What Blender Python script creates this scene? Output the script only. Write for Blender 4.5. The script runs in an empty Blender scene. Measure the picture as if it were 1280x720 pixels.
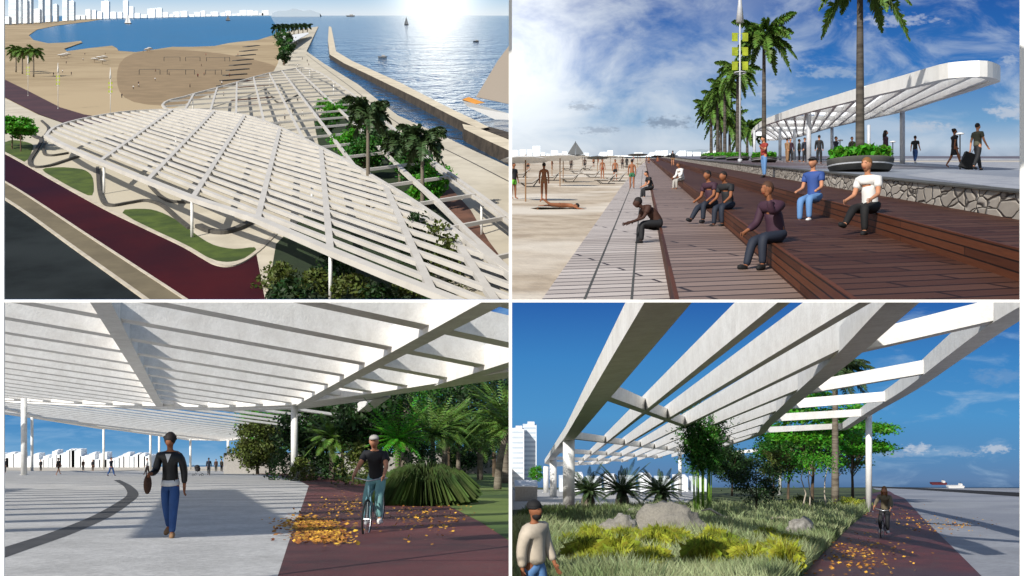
import bpy, bmesh, math, random
from mathutils import Vector, Matrix
R = math.radians
random.seed(7)
scene = bpy.context.scene
COL = scene.collection
F = 1200.0            # focal length in photograph pixels (1280 wide)

# ---------------------------------------------------------------- materials
def lin(c):
    if isinstance(c, str):
        c = c.lstrip('#'); c = tuple(int(c[i:i+2], 16) / 255 for i in (0, 2, 4))
        c = tuple(x / 12.92 if x < .04045 else ((x + .055) / 1.055) ** 2.4 for x in c)
    return (c[0], c[1], c[2], 1.0)
class NT:
    def __init__(s, nt): s.t = nt; s.N = nt.nodes; s.L = nt.links
    def n(s, typ, **kw):
        o = s.N.new(typ)
        for k, v in kw.items(): setattr(o, k, v)
        return o
    def put(s, sock, v):
        if isinstance(v, bpy.types.NodeSocket): s.L.new(v, sock)
        elif v is not None: sock.default_value = v
    def m(s, op, a, b=None, c=None, clamp=False):
        o = s.n('ShaderNodeMath', operation=op, use_clamp=clamp)
        s.put(o.inputs[0], a); s.put(o.inputs[1], b)
        if c is not None: s.put(o.inputs[2], c)
        return o.outputs[0]
    def noise(s, vec, scale, detail=4, rough=.55, dist=0.0):
        o = s.n('ShaderNodeTexNoise'); s.put(o.inputs['Vector'], vec)
        o.inputs['Scale'].default_value = scale; o.inputs['Detail'].default_value = detail
        o.inputs['Roughness'].default_value = rough; o.inputs['Distortion'].default_value = dist
        return o.outputs['Fac']
    def ramp(s, fac, stops, interp='LINEAR'):
        o = s.n('ShaderNodeValToRGB'); s.put(o.inputs[0], fac); cr = o.color_ramp; cr.interpolation = interp
        while len(cr.elements) > 1: cr.elements.remove(cr.elements[0])
        cr.elements[0].position = stops[0][0]; cr.elements[0].color = lin(stops[0][1])
        for p, c in stops[1:]:
            e = cr.elements.new(p); e.color = lin(c)
        return o.outputs['Color']
    def mix(s, fac, a, b, mode='MIX'):
        o = s.n('ShaderNodeMix', data_type='RGBA', blend_type=mode)
        s.put(o.inputs[0], fac); s.put(o.inputs[6], a); s.put(o.inputs[7], b)
        return o.outputs[2]
    def mapping(s, vec, scale=(1, 1, 1), rot=(0, 0, 0), loc=(0, 0, 0)):
        o = s.n('ShaderNodeMapping'); s.put(o.inputs['Vector'], vec)
        o.inputs['Scale'].default_value = scale; o.inputs['Rotation'].default_value = rot; o.inputs['Location'].default_value = loc
        return o.outputs[0]
    def smooth(s, v, lo, hi):
        o = s.n('ShaderNodeMapRange', interpolation_type='SMOOTHSTEP'); s.put(o.inputs[0], v)
        o.inputs[1].default_value = lo; o.inputs[2].default_value = hi
        return o.outputs[0]
def newmat(name):
    m = bpy.data.materials.new(name); m.use_nodes = True
    t = NT(m.node_tree); b = t.N['Principled BSDF']
    return m, t, b
def mat(name, c, rough=.75, c2=None, ns=1.0, S=1.0, bump=0.0, bs=None, metal=0.0, isl=0.0, spec=.4, stretch=(1, 1, 1), c3=None, trans=0, speck=0, ss=9.0):
    """base colour broken up by noise of size 1/ns metres at scene scale S"""
    m, t, b = newmat(name)
    pos = t.mapping(t.n('ShaderNodeNewGeometry').outputs['Position'], tuple(x / S for x in stretch))
    c = lin(c); c2 = lin(c2) if c2 else tuple(x * .8 for x in c[:3]) + (1,)
    f = t.smooth(t.noise(pos, ns, 6, .62), .32, .68)
    col = t.mix(f, c, c2)
    if c3:
        f3 = t.smooth(t.noise(pos, ns * .13, 3, .5), .45, .62)
        col = t.mix(f3, col, lin(c3))
    if speck:
        sp = t.smooth(t.noise(pos, ss, 3, .8), .30, .70)
        col = t.mix(t.m('MULTIPLY', sp, speck), col, lin('#3c3a38'))
        st_ = t.smooth(t.noise(pos, ss * .07, 6, .75, .8), .52, .72)
        col = t.mix(t.m('MULTIPLY', st_, speck * .9), col, lin('#5b5751'))
    if isl:
        g = t.n('ShaderNodeNewGeometry').outputs['Random Per Island']
        v = t.m('MULTIPLY_ADD', g, 2 * isl, 1 - isl)
        h = t.n('ShaderNodeHueSaturation'); t.put(h.inputs['Color'], col); t.put(h.inputs['Value'], v)
        t.put(h.inputs['Hue'], t.m('MULTIPLY_ADD', g, .05, .475)); col = h.outputs[0]
    t.put(b.inputs['Base Color'], col)
    b.inputs['Roughness'].default_value = rough; b.inputs['Metallic'].default_value = metal
    b.inputs['Specular IOR Level'].default_value = spec
    if trans:
        tr = t.n('ShaderNodeBsdfTranslucent'); t.put(tr.inputs[0], col)
        mx = t.n('ShaderNodeMixShader'); mx.inputs[0].default_value = trans
        t.L.new(b.outputs[0], mx.inputs[1]); t.L.new(tr.outputs[0], mx.inputs[2])
        t.L.new(mx.outputs[0], t.N['Material Output'].inputs[0])
    if bump:
        bp = t.n('ShaderNodeBump'); bp.inputs['Strength'].default_value = bump; bp.inputs['Distance'].default_value = .05 * S
        t.put(bp.inputs['Height'], t.noise(pos, bs or ns * 4, 5, .6)); t.L.new(bp.outputs[0], b.inputs['Normal'])
    return m
def plank_mat(name, c, c2, S, ang, width, length, rough=.65, gap='#100a08', riser=False):
    m, t, b = newmat(name)
    pos = t.mapping(t.n('ShaderNodeNewGeometry').outputs['Position'], (1 / S,) * 3, (0, 0, ang))
    if riser:
        sx = t.n('ShaderNodeSeparateXYZ'); t.put(sx.inputs[0], pos); cb = t.n('ShaderNodeCombineXYZ'); t.put(cb.inputs[0], sx.outputs['Y']); t.put(cb.inputs[1], t.m('SUBTRACT', sx.outputs['Z'], t.m('MULTIPLY', sx.outputs['Y'], 167 / 1200))); pos = cb.outputs[0]
    br = t.n('ShaderNodeTexBrick'); t.put(br.inputs['Vector'], pos)
    br.inputs['Color1'].default_value = lin(c); br.inputs['Color2'].default_value = lin(c2); br.inputs['Mortar'].default_value = lin(gap)
    br.inputs['Scale'].default_value = 1; br.inputs['Mortar Size'].default_value = width * .09
    br.inputs['Brick Width'].default_value = length; br.inputs['Row Height'].default_value = width
    gr = t.noise(t.mapping(pos, (1, 14, 14)), 2.0, 4, .6)
    col = t.mix(t.m('MULTIPLY', gr, .6), br.outputs[0], lin(c2), 'MULTIPLY')
    t.put(b.inputs['Base Color'], col); b.inputs['Roughness'].default_value = rough; b.inputs['Specular IOR Level'].default_value = .2
    return m
def stone_mat(name, S, sc=2.2):
    m, t, b = newmat(name)
    pos = t.mapping(t.n('ShaderNodeNewGeometry').outputs['Position'], (1 / S, .35 / S, 1 / S))
    pos2 = t.n('ShaderNodeVectorMath', operation='ADD'); t.put(pos2.inputs[0], pos)
    nz = t.n('ShaderNodeTexNoise'); t.put(nz.inputs['Vector'], pos); nz.inputs['Scale'].default_value = 2
    sc_ = t.n('ShaderNodeVectorMath', operation='SCALE'); t.put(sc_.inputs[0], nz.outputs['Color']); sc_.inputs['Scale'].default_value = .35
    t.put(pos2.inputs[1], sc_.outputs[0])
    v = t.n('ShaderNodeTexVoronoi', feature='DISTANCE_TO_EDGE'); t.put(v.inputs['Vector'], pos2.outputs[0]); v.inputs['Scale'].default_value = sc
    v2 = t.n('ShaderNodeTexVoronoi', feature='F1'); t.put(v2.inputs['Vector'], pos2.outputs[0]); v2.inputs['Scale'].default_value = sc
    cell = t.ramp(v2.outputs['Color'], [(0, '#8d857c'), (1, '#c4bdb2')])
    grain = t.mix(t.m('MULTIPLY', t.noise(pos, 9), .5), cell, lin('#6f675e'))
    col = t.mix(t.smooth(v.outputs['Distance'], .01, .06), lin('#332d28'), grain)
    t.put(b.inputs['Base Color'], col); b.inputs['Roughness'].default_value = .9
    bp = t.n('ShaderNodeBump'); bp.inputs['Strength'].default_value = .7; bp.inputs['Distance'].default_value = .05 * S
    t.put(bp.inputs['Height'], t.smooth(v.outputs['Distance'], 0, .12)); t.L.new(bp.outputs[0], b.inputs['Normal'])
    return m
def water_mat(name, c, S, rough=.12, wave=.35, bump=.6, stretch=1.0, spec=.5, ripple=0, c2=None):
    m, t, b = newmat(name)
    pos = t.mapping(t.n('ShaderNodeNewGeometry').outputs['Position'], (1 / S, stretch / S, 1 / S))
    n1 = t.m('ADD', t.noise(pos, wave, 5, .65, .4), t.m('MULTIPLY', t.noise(pos, wave * .12, 4, .7, .4), ripple))
    col = lin(c)
    if c2: col = t.mix(t.smooth(t.noise(pos, wave * .06, 4, .6), .35, .65), lin(c), lin(c2))
    t.put(b.inputs['Base Color'], col); b.inputs['Roughness'].default_value = rough; b.inputs['Specular IOR Level'].default_value = spec
    bp = t.n('ShaderNodeBump'); bp.inputs['Strength'].default_value = bump; bp.inputs['Distance'].default_value = 1.0 * S
    t.put(bp.inputs['Height'], n1); t.L.new(bp.outputs[0], b.inputs['Normal'])
    return m

# ---------------------------------------------------------------- the four places
class Place:
    """one of the four places the picture shows, on its own sloping ground:
    X to the right, Y away, H height above that ground, all in its own metres"""
    def __init__(s, S, h, vh, ulo, uhi, vlo, vhi):
        s.S, s.h, s.vh = S, h, vh; s.s = (360 - vh) / F; s.lim = (ulo, uhi, vlo, vhi)
    def W(s, X, Y, H=0.0): return Vector((X, Y, -s.h + s.s * Y + H)) * s.S
    def at(s, u, v, H=0.0):            # ground (or level H) point seen at photograph pixel u, v
        Y = F * (s.h - H) / (v - s.vh)
        return ((u - 640) / F * Y, Y)
    def uv(s, X, Y, H): return 640 + F * X / Y, s.vh + F * (s.h - H) / Y
    def inside(s, X, Y, H, m=0):
        if Y < .5: return False
        u, v = s.uv(X, Y, H); a = s.lim
        return (a[0] is None or u >= a[0] + m) and (a[1] is None or u <= a[1] - m) and (a[2] is None or v >= a[2] + m) and (a[3] is None or v <= a[3] - m)
    def planes(s):
        a = s.lim; out = []
        if a[0] is not None: out.append(Vector((-1, (a[0] - 640) / F, 0)))
        if a[1] is not None: out.append(Vector((1, -(a[1] - 640) / F, 0)))
        if a[2] is not None: out.append(Vector((0, -(360 - a[2]) / F, 1)))
        if a[3] is not None: out.append(Vector((0, (360 - a[3]) / F, -1)))
        return out
P1 = Place(120.0, 30.0, 17, None, 638.5, None, 375.5)
P2 = Place(40.0, 2.2, 193, 638.5, None, None, 375.5)
P3 = Place(1.0, 1.22, 579, None, 638, 376.5, None)
P4 = Place(1.0, 1.85, 604, 638, None, 376.5, None)

# ---------------------------------------------------------------- objects
def tag(o, label=None, cat=None, group=None, kind=None):
    if label: o['label'] = label
    if cat: o['category'] = cat
    if group: o['group'] = group
    if kind: o['kind'] = kind
    return o
class Thing:
    """an Empty at a thing's base; its parts are meshes in the thing's own metres"""
    def __init__(s, P, name, label, cat, X, Y, H=0.0, rot=0.0, sc=1.0, group=None):
        s.P, s.X, s.Y, s.H, s.rot, s.sc = P, X, Y, H, rot, sc
        e = bpy.data.objects.new(name, None); COL.objects.link(e); e.empty_display_size = .3
        e.location = P.W(X, Y, H); e.rotation_euler = (0, 0, rot); e.scale = (P.S * sc,) * 3
        tag(e, label, cat, group); s.o = e
    def rel(s, X, Y, H):              # a point of the place -> thing-local (for unrotated things)
        return Vector((X - s.X, Y - s.Y, H - s.H + s.P.s * (Y - s.Y)))
class MB:
    def __init__(s): s.v = []; s.f = []
    def add(s, vs, fs):
        n = len(s.v); s.v += [tuple(v) for v in vs]; s.f += [tuple(i + n for i in f) for f in fs]
    def box(s, c, d, rz=0):
        x, y, z = (k / 2 for k in d); M = Matrix.Rotation(rz, 3, 'Z'); c = Vector(c)
        vs = [c + M @ Vector((a * x, b * y, e * z)) for e in (-1, 1) for b in (-1, 1) for a in (-1, 1)]
        s.add(vs, [(0, 2, 3, 1), (4, 5, 7, 6), (0, 1, 5, 4), (2, 6, 7, 3), (0, 4, 6, 2), (1, 3, 7, 5)])
    def tube(s, pts, r, n=8, caps=True):
        pts = [Vector(p) for p in pts]
        rs = r if isinstance(r, (list, tuple)) else [r] * len(pts)
        base = len(s.v)
        for i, p in enumerate(pts):
            d = (pts[min(i + 1, len(pts) - 1)] - pts[max(i - 1, 0)]).normalized()
            up = Vector((0, 0, 1)) if abs(d.z) < .95 else Vector((1, 0, 0))
            a = d.cross(up).normalized(); b = d.cross(a)
            for k in range(n):
                t = 2 * math.pi * k / n
                s.v.append(tuple(p + (a * math.cos(t) + b * math.sin(t)) * rs[i]))
        for i in range(len(pts) - 1):
            for k in range(n):
                k2 = (k + 1) % n
                s.f.append((base + i * n + k, base + i * n + k2, base + (i + 1) * n + k2, base + (i + 1) * n + k))
        if caps:
            s.f.append(tuple(base + k for k in range(n))[::-1]); s.f.append(tuple(base + (len(pts) - 1) * n + k for k in range(n)))
    def lathe(s, prof, n=16, c=(0, 0, 0), sx=1, sy=1):
        base = len(s.v)
        for r, z in prof:
            for k in range(n):
                t = 2 * math.pi * k / n
                s.v.append((c[0] + sx * r * math.cos(t), c[1] + sy * r * math.sin(t), c[2] + z))
        for i in range(len(prof) - 1):
            for k in range(n):
                k2 = (k + 1) % n
                s.f.append((base + i * n + k, base + i * n + k2, base + (i + 1) * n + k2, base + (i + 1) * n + k))
        s.f.append(tuple(base + k for k in range(n))[::-1]); s.f.append(tuple(base + (len(prof) - 1) * n + k for k in range(n)))
    def ball(s, c, r, n=10):
        rx, ry, rz = r if isinstance(r, (list, tuple)) else (r, r, r)
        prof = [(max(1e-4, math.sin(math.pi * i / n)), -math.cos(math.pi * i / n)) for i in range(n + 1)]
        base = len(s.v); s.lathe(prof, n + 2)
        for i in range(base, len(s.v)):
            x, y, z = s.v[i]; s.v[i] = (c[0] + x * rx, c[1] + y * ry, c[2] + z * rz)
    def ring(s, c, Rr, r, axis='X', n=24, m=6):
        pts = []
        base = len(s.v)
        for i in range(n):
            a = 2 * math.pi * i / n
            for j in range(m):
                b = 2 * math.pi * j / m; q = Rr + r * math.cos(b); w = r * math.sin(b)
                p = (w, q * math.cos(a), q * math.sin(a)) if axis == 'X' else (q * math.cos(a), q * math.sin(a), w)
                s.v.append((c[0] + p[0], c[1] + p[1], c[2] + p[2]))
        for i in range(n):
            for j in range(m):
                i2, j2 = (i + 1) % n, (j + 1) % m
                s.f.append((base + i * m + j, base + i2 * m + j, base + i2 * m + j2, base + i * m + j2))
    def data(s, name, smooth=False):
        me = bpy.data.meshes.new(name); me.from_pydata(s.v, [], s.f); me.update()
        if smooth: me.polygons.foreach_set('use_smooth', [True] * len(me.polygons))
        return me
def link(name, me, material, parent=None):
    o = bpy.data.objects.new(name, me); COL.objects.link(o)
    if me.materials: 
        o.material_slots[0].link = 'OBJECT'; o.material_slots[0].material = material
    else: me.materials.append(material)
    if parent is not None: o.parent = parent.o if isinstance(parent, Thing) else parent
    return o
def part(name, mb, material, parent, smooth=False):
    return link(name, mb.data(name, smooth), material, parent)
def trim(me, P, cam):
    """cut a mesh off where its place ends"""
    bm = bmesh.new(); bm.from_mesh(me)
    bmesh.ops.recalc_face_normals(bm, faces=bm.faces)
    for no in P.planes():
        ds = [(v.co - cam).dot(no) for v in bm.verts]
        if not ds or max(ds) < 1e-6: continue
        r = bmesh.ops.bisect_plane(bm, geom=bm.verts[:] + bm.edges[:] + bm.faces[:], dist=1e-6, plane_co=cam, plane_no=no, clear_outer=True)
        es = [e for e in r['geom_cut'] if isinstance(e, bmesh.types.BMEdge) and e.is_valid and len(e.link_faces) == 1]
        if es and len(es) < 4000:
            try: bmesh.ops.edgeloop_fill(bm, edges=es)
            except Exception: pass
    bm.to_mesh(me); bm.free(); me.update()
def big(T, name, prisms, material, parent=None, cut=True):
    """part of a large thing, given as prisms in place coordinates: [(list of 8+ points, faces)]"""
    mb = MB()
    for vs, fs in prisms: mb.add([T.rel(*v) for v in vs], fs)
    me = mb.data(name)
    if cut: trim(me, T.P, T.rel(0, 0, T.P.h) - Vector((0, 0, 0)))
    if not me.polygons: bpy.data.meshes.remove(me); return None
    return link(name, me, material, parent or T)
BOXF = [(0, 1, 2, 3)[::-1], (4, 5, 6, 7), (0, 1, 5, 4), (1, 2, 6, 5), (2, 3, 7, 6), (3, 0, 4, 7)]
def beam(a, b, w, hgt, Ha, Hb=None):
    """straight beam from plan point a to b, width w, underside at Ha..Hb, height hgt"""
    Hb = Ha if Hb is None else Hb
    d = Vector((b[0] - a[0], b[1] - a[1])).normalized(); n = Vector((-d.y, d.x)) * w / 2
    q = [(a[0] - n.x, a[1] - n.y, Ha), (b[0] - n.x, b[1] - n.y, Hb), (b[0] + n.x, b[1] + n.y, Hb), (a[0] + n.x, a[1] + n.y, Ha)]
    return (q + [(x, y, z + hgt) for x, y, z in q], BOXF)
def strip(pts, w, hgt, Hf, closed=False):
    """rim swept along a plan polyline with mitred joints; Hf(x,y) gives the underside"""
    n = len(pts); L = []; Rr = []
    for i, p in enumerate(pts):
        p0 = pts[(i - 1) % n] if closed or i > 0 else p
        p1 = pts[(i + 1) % n] if closed or i < n - 1 else p
        t = (Vector(p1[:2]) - Vector(p0[:2])).normalized(); m = Vector((-t.y, t.x)) * w / 2
        L.append((p[0] - m.x, p[1] - m.y)); Rr.append((p[0] + m.x, p[1] + m.y))
    vs = []; fs = []
    for i in range(n):
        for q in (L[i], Rr[i]):
            z = Hf(*q); vs += [(q[0], q[1], z), (q[0], q[1], z + hgt)]
    for i in range(n if closed else n - 1):
        a = i * 4; b = ((i + 1) % n) * 4
        fs += [(a, b, b + 1, a + 1), (a + 2, a + 3, b + 3, b + 2), (a + 1, b + 1, b + 3, a + 3), (a, a + 2, b + 2, b)]
    if not closed:
        fs += [(0, 1, 3, 2), ((n - 1) * 4, (n - 1) * 4 + 2, (n - 1) * 4 + 3, (n - 1) * 4 + 1)]
    return (vs, fs)
def sheet(P, name, pts, material, H=0.0, kind='structure', label=None, cat=None, group=None, px=True, thick=0, grid=0):
    """flat area of ground outlined by photograph pixels (or plan points), as real geometry on the place's ground"""
    pl = [P.at(u, v, H) for u, v in pts] if px else list(pts)
    cx, cy = pl[0]
    bm = bmesh.new()
    vs = [bm.verts.new((x - cx, y - cy, P.s * (y - cy))) for x, y in pl]
    f = bm.faces.new(vs); bm.normal_update()
    if f.normal.z < 0: f.normal_flip()
    if thick:
        r = bmesh.ops.extrude_face_region(bm, geom=[f])
        for v in r['geom']:
            if isinstance(v, bmesh.types.BMVert): v.co.z -= thick
        bmesh.ops.recalc_face_normals(bm, faces=bm.faces)
    bmesh.ops.triangulate(bm, faces=bm.faces)
    me = bpy.data.meshes.new(name); bm.to_mesh(me); bm.free()
    trim(me, P, Vector((-cx, -cy, P.h - P.s * cy - H)))
    if not me.polygons: return None
    o = link(name, me, material); o.location = P.W(cx, cy, H); o.scale = (P.S,) * 3
    return tag(o, label, cat, group, kind)
def curve(pts, n=6, closed=False):
    """Catmull-Rom through the points"""
    out = []; N = len(pts)
    for i in range(N if closed else N - 1):
        g = lambda j: Vector(pts[j % N] if closed else pts[max(0, min(N - 1, j))])
        a, b, c, d = g(i - 1), g(i), g(i + 1), g(i + 2)
        for k in range(n):
            t = k / n
            out.append(tuple(.5 * ((2 * b) + (c - a) * t + (2 * a - 5 * b + 4 * c - d) * t * t + (3 * b - a - 3 * c + d) * t ** 3)))
    if not closed: out.append(tuple(pts[-1]))
    return out
def ribbon(P, name, pts, w, material, H, **kw):
    pl = [P.at(u, v, H) for u, v in curve(pts)]
    L = []; Rr = []
    for i, p in enumerate(pl):
        t = (Vector(pl[min(i + 1, len(pl) - 1)]) - Vector(pl[max(0, i - 1)])).normalized(); m = Vector((-t.y, t.x)) * w / 2
        L.append((p[0] - m.x, p[1] - m.y)); Rr.append((p[0] + m.x, p[1] + m.y))
    return sheet(P, name, L + Rr[::-1], material, H, px=False, **kw)
def clipline(poly, p, d):
    """parts of the line p + t d inside a plan polygon"""
    ts = []
    n = len(poly)
    for i in range(n):
        a = poly[i]; b = poly[(i + 1) % n]
        ex, ey = b[0] - a[0], b[1] - a[1]; den = d[0] * ey - d[1] * ex
        if abs(den) < 1e-9: continue
        t = ((a[0] - p[0]) * ey - (a[1] - p[1]) * ex) / den
        q = ((a[0] - p[0]) * d[1] - (a[1] - p[1]) * d[0]) / den
        if 0 <= q < 1: ts.append(t)
    ts.sort()
    return [((p[0] + d[0] * ts[i], p[1] + d[1] * ts[i]), (p[0] + d[0] * ts[i + 1], p[1] + d[1] * ts[i + 1])) for i in range(0, len(ts) - 1, 2)]
ORD = ['first', 'second', 'third', 'fourth', 'fifth', 'sixth', 'seventh', 'eighth', 'ninth', 'tenth', 'eleventh', 'twelfth', 'thirteenth', 'fourteenth',
       'fifteenth', 'sixteenth', 'seventeenth', 'eighteenth', 'nineteenth', 'twentieth', 'twenty-first', 'twenty-second', 'twenty-third', 'twenty-fourth',
       'twenty-fifth', 'twenty-sixth', 'twenty-seventh', 'twenty-eighth', 'twenty-ninth', 'thirtieth']

ORD += ['thirty-' + x for x in ORD[:9]] + ['fortieth'] + ['forty-' + x for x in ORD[:9]] + ['fiftieth'] + ['fifty-' + x for x in ORD[:9]] + ['sixtieth'] + ['sixty-' + x for x in ORD[:9]]
# ---------------------------------------------------------------- shared materials
M = {}
M['white'] = mat('white_render', '#f3f2ef', .6, '#e6e4e0', 1.5, bump=.25, bs=12, speck=.10, ss=7.0)
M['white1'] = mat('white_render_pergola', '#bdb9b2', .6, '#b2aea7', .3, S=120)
M['frame'] = mat('white_frame_paint', '#f4f4f2', .5, '#efefec', 3)
M['post'] = mat('painted_post', '#e2e2e0', .45, '#d3d3d0', 2)
M['tower'] = mat('pale_tower', '#f0f2f3', .7, '#e2e6ea', .06)
M['glassx'] = None
M['tower2'] = mat('pale_tower_cool', '#e2e8ec', .7, '#d3dce3', .06)
M['trunk'] = mat('bark', '#6b5a48', .9, '#3f352b', 3, bump=.5, stretch=(1, 1, .4))
M['palmtrunk'] = mat('palm_bark', '#7d7568', .9, '#554c42', 2, bump=.4, stretch=(.4, .4, 3))
M['palmtrunk2'] = mat('royal_palm_bark', '#57514a', .9, '#2f2b27', 2, S=40, stretch=(.4, .4, 3))
M['leaf'] = mat('leaf_mid', '#3f7320', .6, '#1f4a12', .8, isl=.4, trans=.3)
M['leafb'] = mat('leaf_bright', '#5fa626', .55, '#3b7d18', .8, isl=.4, trans=.35)
M['leafd'] = mat('leaf_dark', '#2c4a1c', .6, '#182e10', .8, isl=.4, trans=.2)
M['leafo'] = mat('leaf_olive', '#5e6b2a', .6, '#3c431b', .8, isl=.4, trans=.25)
M['frond'] = mat('palm_frond', '#6a8a38', .5, '#3c5c20', 1, isl=.35, trans=.2)
M['frondd'] = mat('cycad_frond', '#4a6138', .5, '#27381c', 1, isl=.35, trans=.15)
M['grassblade'] = mat('grass_blades', '#b3ba8e', .7, '#6f8250', .25, isl=.4, trans=.3, c3='#4e6030')
M['yellowbush'] = mat('yellow_green_shrub', '#b4b53a', .65, '#6f8022', 1.2, isl=.35, trans=.3)
M['black'] = mat('black_fabric', '#141416', .8, '#0c0c0e', 5)
M['rubber'] = mat('rubber', '#161616', .8)
M['chrome'] = mat('chrome', '#b9bcc0', .3, metal=.8)
for nm, c in dict(skin='#b98263', skind='#3d2318', skint='#8e5a3c', jeans='#2b4f86', jeansl='#5b84b5', navy='#1d2433', dark='#1b1c20', white_cloth='#d9d8d6', greycl='#a5a19c',
                  beige='#b6ab9a', red='#8c2f26', blue='#2f4c8c', green='#2f6b4a', lime='#6fc13a', teal='#6f9d9c', hair='#1c1412', blond='#7c5630', brown='#4a3020', tan='#8a6a4c',
                  plum='#3a2030', olive='#4b4b3c', khaki='#6d6450').items():
    M[nm] = mat('cloth_' + nm, c, .75, ns=6)
# ---------------------------------------------------------------- people
def joints(hz=.92, lean=0, curl=0, legs=((10, 5), (-10, 5)), arms=((8, 10), (-8, 10)), out=(8, 8), splay=(2, 2), ground=True, head=0, turn=0):
    """skeleton of a 1.72 m figure facing -Y; angles in degrees, forward positive"""
    J = {}
    def fw(a, l): return Vector((0, -math.sin(R(a)) * l, math.cos(R(a)) * l))
    J['pel'] = Vector((0, 0, hz + .03))
    J['sp'] = J['pel'] + fw(lean, .17); J['ch'] = J['sp'] + fw(lean + curl * .5, .20); J['ub'] = J['ch'] + fw(lean + curl, .09)
    J['nk'] = J['ub'] + fw(lean + curl, .07); J['nk2'] = J['nk'] + fw(lean + curl * .9 + head * .5, .06)
    J['hd'] = J['nk2'] + fw(lean * .5 + curl * .8 + head, .09)
    sd = fw(lean + curl, 1)
    for i, s in enumerate((1, -1)):
        J['sh%d' % i] = J['ub'] + Vector((s * .175, 0, 0)) + sd * -.02
        a, b = arms[i]; o = out[i]
        d = Vector((s * math.sin(R(o)), -math.sin(R(a)) * math.cos(R(o)), -math.cos(R(a)) * math.cos(R(o))))
        J['el%d' % i] = J['sh%d' % i] + d * .285
        a2 = a + b
        d2 = Vector((s * math.sin(R(o * .3)) * .6, -math.sin(R(a2)), -math.cos(R(a2)))).normalized()
        J['wr%d' % i] = J['el%d' % i] + d2 * .25; J['hn%d' % i] = J['wr%d' % i] + d2 * .085; J['d%d' % i] = d2
        J['hp%d' % i] = J['pel'] + Vector((s * .085, 0, -.05))
        t, k = legs[i]; sp = splay[i]
        J['kn%d' % i] = J['hp%d' % i] + Vector((s * math.sin(R(sp)), -math.sin(R(t)), -math.cos(R(t)))).normalized() * .43
        J['an%d' % i] = J['kn%d' % i] + Vector((s * math.sin(R(sp)) * .2, -math.sin(R(t - k)), -math.cos(R(t - k)))).normalized() * .41
        ft = max(-25, min(30, (t - k)))
        J['to%d' % i] = J['an%d' % i] + Vector((s * .03, -math.cos(R(ft)) * .15, -.05 + math.sin(R(ft)) * .12))
    if ground:
        lo = min(min(J['an%d' % i].z - .075, J['to%d' % i].z - .03) for i in (0, 1))
        for k in J:
            if not k.startswith('d'): J[k] = J[k] - Vector((0, 0, lo))
    return J
RAD = dict(pel=.142, sp=.122, ch=.138, ub=.11, nk=.052, nk2=.05, hd=.08, sh=.066, el=.047, wr=.03, hn=.034, hp=.098, kn=.066, an=.04, to=.034)
def skin(nodes, edges, radii, name, sub=1):
    me = bpy.data.meshes.new('sk'); me.from_pydata([tuple(n) for n in nodes], edges, []); me.update()
    o = bpy.data.objects.new('sk', me); COL.objects.link(o)
    m = o.modifiers.new('s', 'SKIN'); m.use_smooth_shade = True
    if not me.skin_vertices: 
        me.skin_vertices.new()
    for i, r in enumerate(radii):
        d = me.skin_vertices[0].data[i]; d.radius = (r, r); d.use_root = (i == 0)
    if sub:
        q = o.modifiers.new('u', 'SUBSURF'); q.levels = sub; q.render_levels = sub
    dg = bpy.context.evaluated_depsgraph_get(); dg.update()
    out = bpy.data.meshes.new_from_object(o.evaluated_get(dg)); out.name = name
    bpy.data.objects.remove(o); bpy.data.meshes.remove(me)
    return out
def chain(spec, J, off=0.0, mul=1.0):
    """spec: list of (a, b) joint names or (a, b, t) points part-way; returns nodes, edges, radii"""
    names = []; nodes = []; rad = []
    def idx(k):
        if k in names: return names.index(k)
        names.append(k)
        if isinstance(k, tuple):
            a, b, t = k; nodes.append(J[a].lerp(J[b], t)); r = RAD[a.rstrip('01')] * (1 - t) + RAD[b.rstrip('01')] * t
        else: nodes.append(J[k]); r = RAD[k.rstrip('01')]
        rad.append(r * mul + off); return len(names) - 1
    edges = [(idx(a), idx(b)) for a, b in spec]
    return nodes, edges, rad
CACHE = {}
def torso(): return [('pel', 'sp'), ('sp', 'ch'), ('ch', 'ub')]
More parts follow.
